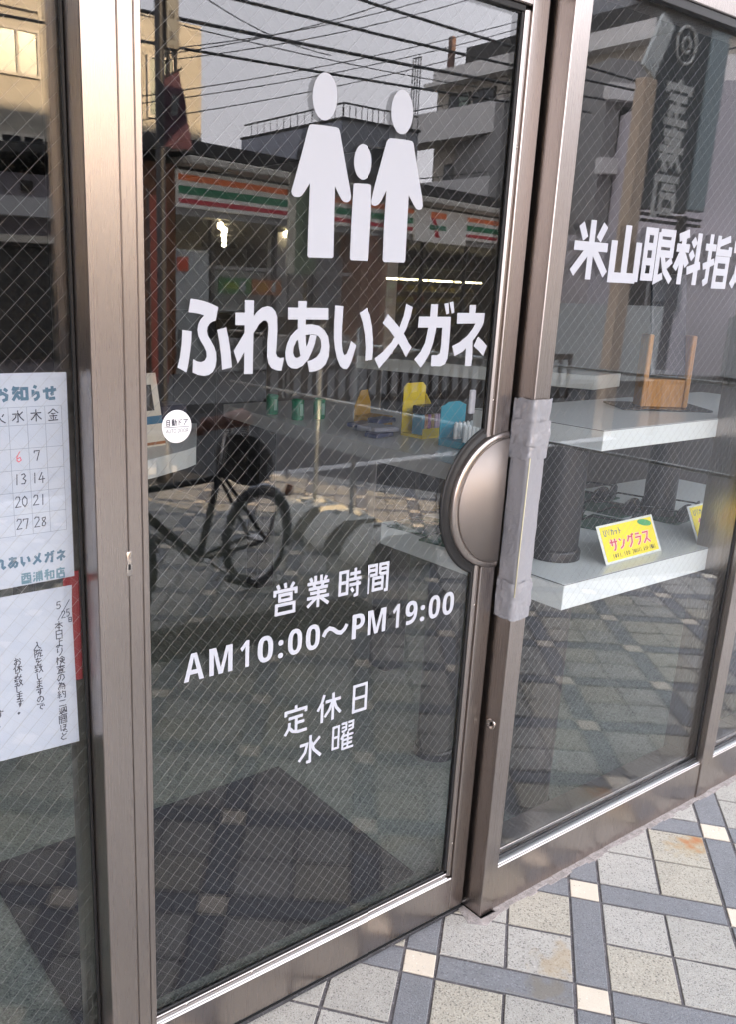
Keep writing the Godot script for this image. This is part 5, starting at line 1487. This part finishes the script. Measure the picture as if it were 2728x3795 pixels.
	for q in [[1.05, 0.06], [1.92, 0.89], [3.02, 2.07], [4.49, 3.63], [6.18, 5.43], [3.10, 0.45], [4.23, 1.51], [5.60, 2.78], [7.08, 4.16], [8.88, 5.83]]:
		st = ms(true)
		lathe(st, [Vector2(0.045, 0), Vector2(0.04, -0.012), Vector2(0, -0.012)], 12, Transform3D(Basis(), Vector3(q[0], 2.519, q[1])))
		put("downlight", st, spot_m, s)
		var ol = OmniLight3D.new()
		ol.name = "downlight_glow"
		ol.light_energy = 0.06
		ol.light_size = 0.06
		ol.light_color = Color(1.0, 0.92, 0.75)
		ol.omni_range = 14.0
		ol.omni_attenuation = 2.0
		ol.shadow_enabled = true
		s.add_child(ol, true)
		ol.position = Vector3(q[0], 2.42, q[1])
	# tiled house behind it, sunlit at the top
	var t = thing("tiled_building", "pale tiled house with green windows, lit by the low sun", "building", Vector3(4.5, 0, 16))
	var wt = mat("wall_tiles", Color.WHITE, 0.5)
	wt.albedo_color = Color.WHITE
	tri_tex(wt, tile_texture(), 0.45)
	bar("wall", Vector3(-12, 0, 0), Vector3(5.38, 6.42, 9), wt, t, 0.01)
	bar("parapet", Vector3(4.5, 3.2, -0.5), Vector3(4.88, 4.37, -0.01), cream, t, 0.03)
	bar("band", Vector3(-12, 6.02, -0.02), Vector3(2.0, 6.05, -0.001), mats.wall_dark, t)
	for x in [-4.2, -1.2, 1.18]:
		window(x, 4.95, x + 0.82 + (0.0 if x > 0 else 0.3), 5.74, 0.0, t, mats.window_green, cream)
		window(x, 3.2, x + 0.85, 4.0, 0.0, t, mats.window_dark, cream)
	window(4.15, 4.6, 4.75, 5.72, 0.0, t, mats.window_green, cream)
	st = ms(true)
	tube(st, [Vector3(4.60, 4.9, -0.06), Vector3(4.60, 5.98, -0.06), Vector3(4.68, 6.06, -0.06), Vector3(4.76, 5.98, -0.06), Vector3(4.76, 4.5, -0.06)], 0.035, 8)
	put("vent_pipe", st, mats.wall_dark, t)
	# low house on the left with a dark pitched eave
	t = thing("left_house", "low white fronted house with a dark sloping eave, mirrored at the far left", "house", Vector3(5.0, 0, 12))
	bar("wall", Vector3(-9, 0, 0.05), Vector3(1.3, 2.9, 4), mat("wall_lilac", Color(0.36, 0.33, 0.36), 0.9), t)
	st = ms()
	prism(st, PackedVector2Array([Vector2(-9, 2.3), Vector2(1.35, 3.45), Vector2(1.35, 3.32), Vector2(-9, 2.17)]), Transform3D(Basis(), Vector3(0, 0, -0.5)), 4.6)
	put("eave", st, mats.wall_dark, t)
	bar("beam", Vector3(-9, 2.30, -0.35), Vector3(1.3, 2.55, 0.04), mats.wall_white, t)
	bar("beam", Vector3(-9, 1.95, -0.2), Vector3(1.3, 2.05, 0.04), cream, t)
	bar("shutter", Vector3(-1.2, 0.3, -0.06), Vector3(1.2, 1.9, 0.04), mats.inner_dark, t)
	bar("planter_board", Vector3(-3.5, 1.35, -0.1), Vector3(-1.3, 1.8, 0.04), brick, t)
	for x in [-0.35, 0.22, -1.0]:
		bar("vent", Vector3(x, 2.66, -0.02), Vector3(x + 0.16, 2.80, 0.04), mats.wall_dark, t)
	# grey flat roofed house with a railing
	t = thing("flat_roof_house", "grey flat roofed house with a roof railing behind the store", "house", Vector3(15.15, 0, 18))
	bar("wall", Vector3(0, 0, 0), Vector3(2.65, 5.62, 4.8), mats.wall_grey, t)
	bar("side_face", Vector3(-0.03, 0, 0.01), Vector3(-0.001, 5.60, 4.8), mat("side_grey", Color(0.34, 0.35, 0.40), 0.8), t)  # side face in a lighter, bluer grey than the front
	bar("coping", Vector3(-0.06, 5.62, -0.05), Vector3(2.70, 5.67, 4.85), mats.wall_dark, t)
	st = ms()
	for k in 14:
		tube(st, [Vector3(0.02, 5.67, 0.05 + k * 0.33), Vector3(0.02, 6.0, 0.05 + k * 0.33)], 0.012, 5)
		tube(st, [Vector3(0.02 + k * 0.2, 5.67, 0.02), Vector3(0.02 + k * 0.2, 6.0, 0.02)], 0.012, 5)
	tube(st, [Vector3(2.62, 6.0, 0.02), Vector3(0.02, 6.0, 0.02), Vector3(0.02, 6.0, 4.7)], 0.025, 5)
	put("railing", st, mats.wall_dark, t)
	window(0.45, 4.55, 1.5, 5.1, 0.0, t, mats.window_dark, mats.alu)
	window(1.8, 4.5, 2.5, 5.1, 0.0, t, mats.window_dark, mats.alu)
	for zz in [0.9, 3.0]:
		bar("side_window", Vector3(-0.05, 4.6, zz), Vector3(-0.031, 5.05, zz + 1.0), mats.window_dark, t)
	# apartment block with balconies along the side street
	t = thing("apartment_block", "beige apartment block with balconies, mirrored at the upper right of the door", "building", Vector3(22, 0, 18))
	var wall = mat("apartment_wall", Color(0.50, 0.455, 0.39), 0.9)
	var par = mat("apartment_parapet", Color(0.64, 0.61, 0.58), 0.9)
	bar("wall", Vector3(0, 0, -8), Vector3(9, 7.85, 3.75), wall, t)
	bar("roof_slab", Vector3(-0.5, 7.78, -8.2), Vector3(9, 7.90, 3.9), par, t)
	bar("roof_parapet", Vector3(-0.25, 7.90, -8.1), Vector3(-0.05, 8.30, 3.75), par, t)
	bar("penthouse", Vector3(0.4, 7.91, -8), Vector3(8, 8.95, 3.0), mats.wall_dark, t)
	bar("upper_storey", Vector3(1.8, 8.96, -8), Vector3(8, 10.3, 1.0), mats.wall_grey, t)
	for y in [6.15, 4.10, 2.05]:
		bar("balcony_slab", Vector3(-1.1, y - 0.12, -8), Vector3(-0.001, y, 4.45), wall, t)
		bar("balcony_wall", Vector3(-1.12, y - 0.13, -8), Vector3(-1.0, y + 0.72, 4.47), par, t)
		bar("balcony_wall", Vector3(-0.995, y - 0.11, 4.35), Vector3(-0.001, y + 0.72, 4.47), par, t)
		st = ms()
		tube(st, [Vector3(-1.06, y + 0.86, -8), Vector3(-1.06, y + 0.86, 4.41), Vector3(-0.05, y + 0.86, 4.41)], 0.02, 6)
		for k in 12:
			tube(st, [Vector3(-1.06, y + 0.7, 4.4 - k * 0.9), Vector3(-1.06, y + 0.86, 4.4 - k * 0.9)], 0.014, 5)
		put("balcony_rail", st, mats.iron_black, t)
		for zz in [-2.6, -0.6, 1.2, 2.25]:
			var f = bar("window", Vector3(-0.06, y + 0.06, zz), Vector3(-0.001, y + 1.38, zz + 0.92), mats.wall_dark, t)
			bar("pane", Vector3(-0.075, y + 0.12, zz + 0.05), Vector3(-0.061, y + 1.32, zz + 0.44), mats.window_green if zz > 2 else mats.window_dark, f)
			bar("pane", Vector3(-0.075, y + 0.12, zz + 0.48), Vector3(-0.061, y + 1.32, zz + 0.87), mats.window_dark, f)
	st = ms()
	for k in 4:
		tube(st, [Vector3(-0.6, 6.9, 4.0 + k * 0.12), Vector3(-0.6, 8.7, 4.0 + k * 0.12)], 0.02, 5)
	for y in [6.9, 7.8, 8.7]:
		tube(st, [Vector3(-0.6, y, 4.0), Vector3(-0.6, y, 4.36)], 0.02, 5)
	put("ladder_cage", st, mats.iron_black, t)
	bar("chimney", Vector3(0.1, 7.91, 3.35), Vector3(0.26, 9.3, 3.52), mat("rust_brown", Color(0.16, 0.09, 0.07), 0.8), t)
	# blocks seen in the window at the right
	t = thing("corner_block", "plain grey block with window bands, mirrored in the right hand window", "building", Vector3(19, 0, 13))
	t.rotation.y = 0.35
	bar("wall", Vector3(0, 0, 0), Vector3(5.5, 6.8, 8), mat("block_wall", Color(0.26, 0.25, 0.24), 0.9), t)
	for y in [1.6, 3.2, 4.8]:
		bar("ledge", Vector3(-0.1, y + 1.1, -0.25), Vector3(5.6, y + 1.45, -0.001), par, t)
		for x in [0.4, 1.9, 3.4]:
			window(x, y, x + 1.1, y + 1.0, 0.0, t, mats.window_dark, mats.wall_dark)
	bar("pipe", Vector3(5.0, 0, -0.12), Vector3(5.12, 6.8, -0.002), cream, t)
	t = thing("pale_house", "pale plastered house with a ribbed white lean-to, mirrored low in the right hand window", "house", Vector3(16.5, 0, 9.3))
	t.rotation.y = 0.55
	bar("wall", Vector3(-1.5, 0, 0), Vector3(7, 2.7, 5), mat("plaster_pale", Color(0.52, 0.48, 0.50), 0.9), t)
	bar("upper_floor", Vector3(0.6, 2.71, 0.6), Vector3(7, 5.6, 5), mats.plaster_pale, t)
	for k in 26:
		bar("roof_rib", Vector3(1.6 + k * 0.17, 1.18, -0.9), Vector3(1.74 + k * 0.17, 1.24, -0.002), mats.wall_white, t, 0.01)
	bar("lean_to", Vector3(1.5, 0, -0.75), Vector3(6.1, 1.17, -0.01), mat("block_pattern", Color(0.40, 0.42, 0.42), 0.9), t)
	window(-1.0, 1.2, 0.4, 2.1, 0.0, t, mats.window_dark, mats.alu)
	window(2.2, 3.4, 3.6, 4.5, 0.6, t, mats.window_dark, mats.alu)
	window(4.6, 3.4, 5.6, 4.5, 0.6, t, mats.window_green, cream)
	bar("fence_panel", Vector3(-3.5, 0, -1.6), Vector3(-0.5, 1.35, -1.55), mats.panel_white, t)


func street_things() -> void:
	# lamp post with a sign and a flag
	var p = thing("street_post", "dark street post with a hanging sign and a purple flag, mirrored left in the door", "lamp post", Vector3(3.06, 0, 4.62))
	var st = ms(true)
	lathe(st, [Vector2(0.06, 0), Vector2(0.06, 0.5), Vector2(0.035, 0.52), Vector2(0.03, 4.6)], 14)
	put("pole", st, mats.iron_black, p)
	bar("sign_box", Vector3(0.035, 2.97, -0.03), Vector3(0.135, 3.75, 0.03), mats.iron_black, p, 0.004)
	bar("sign_face", Vector3(0.042, 2.99, -0.034), Vector3(0.115, 3.73, -0.0305), mat("sign_grey", Color(0.17, 0.18, 0.18), 0.6), p)
	column("sign_print", "西浦和店金", -0.078, 3.55, 3.05, 0.05, 0.006, mats.wall_dark, p, Transform3D(Basis(Vector3(-1, 0, 0), Vector3(0, 1, 0), Vector3(0, 0, -1)), Vector3(0, 0, -0.0345)), 0.0002)
	st = ms()
	tube(st, [Vector3(-0.04, 2.78, 0), Vector3(0.05, 2.80, 0), Vector3(0.17, 2.87, 0)], 0.007, 6)
	put("flag_arm", st, mats.iron_black, p)
	st = ms(true)
	var g = []
	for j in 15:
		var row = []
		for i in 9:
			var u = i / 8.0
			var v = j / 14.0
			row.append(Vector3(lerpf(0.02, 0.15 + v * 0.10, u), lerpf(2.80 + u * 0.055, 2.36, v), 0.012 * sin(u * 9 + v * 4) * (0.3 + v) + 0.008 * sin(v * 13)))
		g.append(row)
	for j in 14:
		for i in 8:
			quad(st, g[j][i], g[j][i + 1], g[j + 1][i + 1], g[j + 1][i])
	var fl = mat("flag_cloth", Color(0.075, 0.035, 0.055), 0.9)
	fl.backlight_enabled = true
	fl.backlight = Color(0.2, 0.1, 0.15)
	var flag = put("flag", st, fl, p)
	st = ms()
	prism(st, PackedVector2Array([Vector2(0.06, 2.56), Vector2(0.12, 2.56), Vector2(0.13, 2.68), Vector2(0.08, 2.70)]), Transform3D(Basis(), Vector3(0, 0, -0.032)), 0.002)
	put("flag_print", st, mats.sign_grey, flag)
	st = ms()
	tube(st, [Vector3(0, 2.33, 0), Vector3(0.26, 2.36, 0)], 0.007, 6)
	put("flag_arm", st, mats.iron_black, p)
	# dark red advertising banner on its own pole
	var nb = thing("banner_flag", "tall narrow dark red banner on a pole beside the street post", "banner", Vector3(3.20, 0, 5.0))
	st = ms(true)
	tube(st, [Vector3(-0.05, 0, 0), Vector3(-0.05, 2.12, 0)], 0.012, 8)
	put("pole", st, mats.iron_black, nb)
	st = ms(true)
	g = []
	for j in 20:
		var row = []
		for i in 5:
			row.append(Vector3(-0.04 + i * 0.035, 2.08 - j * 0.073, 0.01 * sin(j * 0.8 + i * 0.7)))
		g.append(row)
	for j in 19:
		for i in 4:
			quad(st, g[j][i], g[j][i + 1], g[j + 1][i + 1], g[j + 1][i])
	put("cloth", st, mat("banner_red", Color(0.06, 0.008, 0.011), 0.85), nb)
	bar("foot", Vector3(-0.2, 0, -0.15), Vector3(0.1, 0.06, 0.15), mats.wall_grey, nb, 0.01)
	# barricade of pipes on pale moulded bases with holes
	var b = thing("pipe_barricade", "barricade of two galvanised pipes across the sidewalk", "barricade", Vector3(3.20, 0, 2.0))
	for y in [0.828, 1.162]:
		st = ms(true)
		tube(st, [Vector3(0, y, -2.0), Vector3(0, y, 1.9)], 0.0085, 10)
		put("pipe", st, mats.galv, b)
	for z in [-1.9, 0.545, 0.90]:
		st = ms(true)
		tube(st, [Vector3(0, 0.2, z), Vector3(0, 1.25, z)], 0.014, 10)
		put("upright", st, mats.galv, b)
	var first: Node3D
	for i in 3:
		var base: Node3D
		var lab: String = ["pale moulded weight base with holes, nearest the door in the mirror image", "pale moulded weight base with holes, the middle one of the barricade", "pale moulded weight base with holes, farthest from the door"][i]
		if i == 0:
			base = thing("weight_base", lab, "weight base", Vector3.ZERO, "moulded bases of the barricade")
			var cs = CSGCombiner3D.new()
			cs.name = "block"
			var pg = CSGPolygon3D.new()
			pg.polygon = PackedVector2Array([Vector2(-0.24, 0), Vector2(0.24, 0), Vector2(0.235, 0.07), Vector2(0.20, 0.12), Vector2(0.15, 0.165), Vector2(0.11, 0.19), Vector2(-0.11, 0.19), Vector2(-0.15, 0.165), Vector2(-0.20, 0.12), Vector2(-0.235, 0.07)])
			pg.depth = 0.26
			pg.position = Vector3(0, 0, 0.13)
			pg.smooth_faces = true
			cs.add_child(pg)
			for q in [Vector3(-0.06, 0.17, 0.05), Vector3(0.05, 0.17, -0.03)]:
				var hole = CSGCylinder3D.new()
				hole.operation = CSGShape3D.OPERATION_SUBTRACTION
				hole.radius = 0.026
				hole.height = 0.2
				hole.sides = 16
				hole.position = q
				cs.add_child(hole)
			cs.material_override = mat("base_white", Color(0.62, 0.62, 0.57), 0.75)
			base.add_child(cs)
			first = base
		else:
			base = first.duplicate()
			base.name = numbered("weight_base", self)
			add_child(base, true)
			base.set_meta("label", lab)
		base.position = [Vector3(3.20, 0, 2.19), Vector3(3.20, 0, 2.545), Vector3(3.21, 0, 2.90)][i]
		base.rotation.y = [0.12, 0.2, 0.1][i]
	# brown railing of slim bars across the road
	var f = thing("bar_railing", "low brown railing of slim upright bars along the far kerb", "railing", Vector3(6.2, 0, 8.0))
	f.rotation.y = deg_to_rad(15)
	var iron = mat("brown_iron", Color(0.06, 0.045, 0.035), 0.6)
	bar("top_rail", Vector3(0, 0.60, -0.03), Vector3(4.6, 0.68, 0.03), iron, f, 0.005)
	bar("bottom_rail", Vector3(0, 0.06, -0.02), Vector3(4.6, 0.10, 0.02), iron, f, 0.004)
	for k in 30:
		bar("bar", Vector3(0.05 + k * 0.155, 0.1005, -0.018), Vector3(0.095 + k * 0.155, 0.5995, 0.018), iron, f)
	# slate sushi sign on a pale post
	var sg = thing("hanging_sign", "slate grey upright sign with pale brush characters, mirrored in the right window", "sign", Vector3(9.0, 0, 4.6))
	bar("board", Vector3(-0.52, 2.36, -0.03), Vector3(0.35, 4.6, 0.05), mat("slate", Color(0.065, 0.075, 0.078), 0.4), sg, 0.008)
	bar("edge_strip", Vector3(0.352, 2.40, -0.05), Vector3(0.68, 4.6, 0.05), mat("sea_green", Color(0.25, 0.31, 0.32), 0.5), sg, 0.01)
	var mirror = Transform3D(Basis(Vector3(-1, 0, 0), Vector3(0, 1, 0), Vector3(0, 0, -1)), Vector3(-0.08, 0, -0.0315))
	var pale = mat("brush_pale", Color(0.52, 0.52, 0.49), 0.8)
	var y0 = 3.62
	for ch in ["宝", "寿", "司"]:
		st = ms()
		glyph(st, ch, -0.24, y0 - 0.42, 0.24, y0, 0.07, mirror, 0.0004)
		put("brush_character", st, pale, sg)
		y0 -= 0.45
	st = ms()
	for rr in [0.17, 0.07]:
		var ring = []
		for k in 25:
			ring.append(mirror * Vector3(cos(TAU * k / 24) * rr, 3.93 + sin(TAU * k / 24) * rr, 0.004))
		tube(st, ring, 0.016, 5, false)
	put("round_emblem", st, pale, sg)
	for y in [2.30, 2.24]:
		bar("bracket", Vector3(-0.6, y, -0.02), Vector3(0.7, y + 0.03, 0.02), mats.iron_black, sg)
	bar("support", Vector3(0.30, -0.3, -0.04), Vector3(0.38, 2.34, 0.04), mats.iron_black, sg)
	var cp = thing("pale_post", "square cream post left of the slate sign", "post", Vector3(8.38, -0.2, 4.6))
	bar("shaft", Vector3(-0.10, 0, -0.06), Vector3(0.10, 3.75, 0.06), mat("post_cream", Color(0.55, 0.43, 0.32), 0.8), cp, 0.01)
	var capo = bar("cap_board", Vector3(-0.13, 0, -0.02), Vector3(0.10, 0.55, 0.02), mats.panel_white, cp, 0.006)
	capo.position = Vector3(-0.02, 3.80, -0.02)
	capo.rotation.z = -0.45
	# standing poster board, translucent green and cream
	var bd = thing("poster_board", "tall cream edged poster board hanging before the store", "poster", Vector3(6.72, 1.62, 8.0))
	bar("edge", Vector3(-0.20, 0, -0.02), Vector3(-0.10, 1.16, 0.02), mat("poster_cream", Color(0.60, 0.56, 0.44), 0.7), bd)
	bar("sheet", Vector3(-0.099, 0, -0.012), Vector3(0.22, 1.16, 0.0), mat("poster_green", Color(0.16, 0.22, 0.13), 0.7), bd)
	st = ms()
	tube(st, [Vector3(-0.15, -1.62, 0.03), Vector3(-0.15, 1.1, 0.03)], 0.015, 6)
	tube(st, [Vector3(0.18, -1.62, 0.03), Vector3(0.18, 1.1, 0.03)], 0.015, 6)
	put("stand", st, mats.iron_black, bd)
	# overhead cables
	var thick = [[5.0, 4.40, 11.6, 4.66, 0.022, 0.05], [4.9, 4.07, 11.3, 4.42, 0.017, 0.06], [5.8, 4.80, 12.6, 4.92, 0.020, 0.06], [7.6, 5.27, 13.2, 5.06, 0.020, 0.05]]
	var n = 0
	for c in thick:
		cable(Vector3(c[0] - 3.0, c[1], 9), Vector3(c[2] + 2.0, c[3], 9), c[4], c[5], ["thick black overhead cable, second from the top left", "thick black overhead cable, lowest of the heavy ones", "thick black overhead cable crossing the upper middle", "thick black overhead cable at the upper right"][n])
		n += 1
	var thin = [[4.4, 4.72, 13.0, 4.80], [5.9, 4.28, 10.6, 6.0], [5.9, 4.34, 11.4, 6.15], [5.4, 3.62, 13.0, 5.9], [5.4, 3.42, 13.4, 5.85], [6.2, 5.15, 8.6, 4.70], [5.4, 3.70, 13.8, 6.3], [5.8, 4.18, 12.0, 6.2]]
	var names = ["level", "first rising", "second rising", "lowest rising", "second lowest rising", "short falling", "long rising", "steeper rising"]
	n = 0
	for c in thin:
		cable(Vector3(c[0], c[1], 10), Vector3(c[2], c[3], 10), 0.0075, 0.12, "%s thin black wire crossing the mirrored sky" % names[n])
		n += 1
	var hl = thing("hanging_lamp", "small dark street lamp hanging from a cable, top left of the mirrored sky", "lamp", Vector3(5.40, 4.50, 9.0))
	st = ms(true)
	lathe(st, [Vector2(0, -0.10), Vector2(0.012, -0.04), Vector2(0.03, -0.01), Vector2(0.045, 0.03), Vector2(0.02, 0.06), Vector2(0, 0.07)], 12)
	put("shade", st, mats.iron_black, hl)
	st = ms()
	tube(st, [Vector3(-0.02, 0.06, 0), Vector3(-0.06, 0.5, 0)], 0.006, 5)
	tube(st, [Vector3(0.02, 0.06, 0), Vector3(0.06, 0.5, 0)], 0.006, 5)
	put("hanger", st, mats.iron_black, hl)
	# ribbed drain cover set in the sidewalk
	var gr = thing("drain_grating", "ribbed iron drain grating set into the sidewalk, mirrored low in the door", "grating", Vector3(1.9, 0, 1.74))
	gr.rotation.y = 0.10
	bar("rim", Vector3(-0.62, -0.003, -0.16), Vector3(0.75, 0.0035, 0.16), mats.gap, gr)
	for k in 34:
		bar("rib", Vector3(-0.60 + k * 0.0395, 0.0036, -0.15), Vector3(-0.578 + k * 0.0395, 0.010, 0.15), iron, gr, 0.001)


func cable(a: Vector3, b: Vector3, r: float, sag: float, label: String) -> void:
	var p = []
	for i in 17:
		var u = i / 16.0
		p.append(a.lerp(b, u) - Vector3(0, sag * 4.0 * u * (1 - u), 0))
	var st = ms(true)
	tube(st, p, r, 6)
	tag(put("overhead_cable", st, mats.iron_black), label, "cable", "overhead cables across the street")
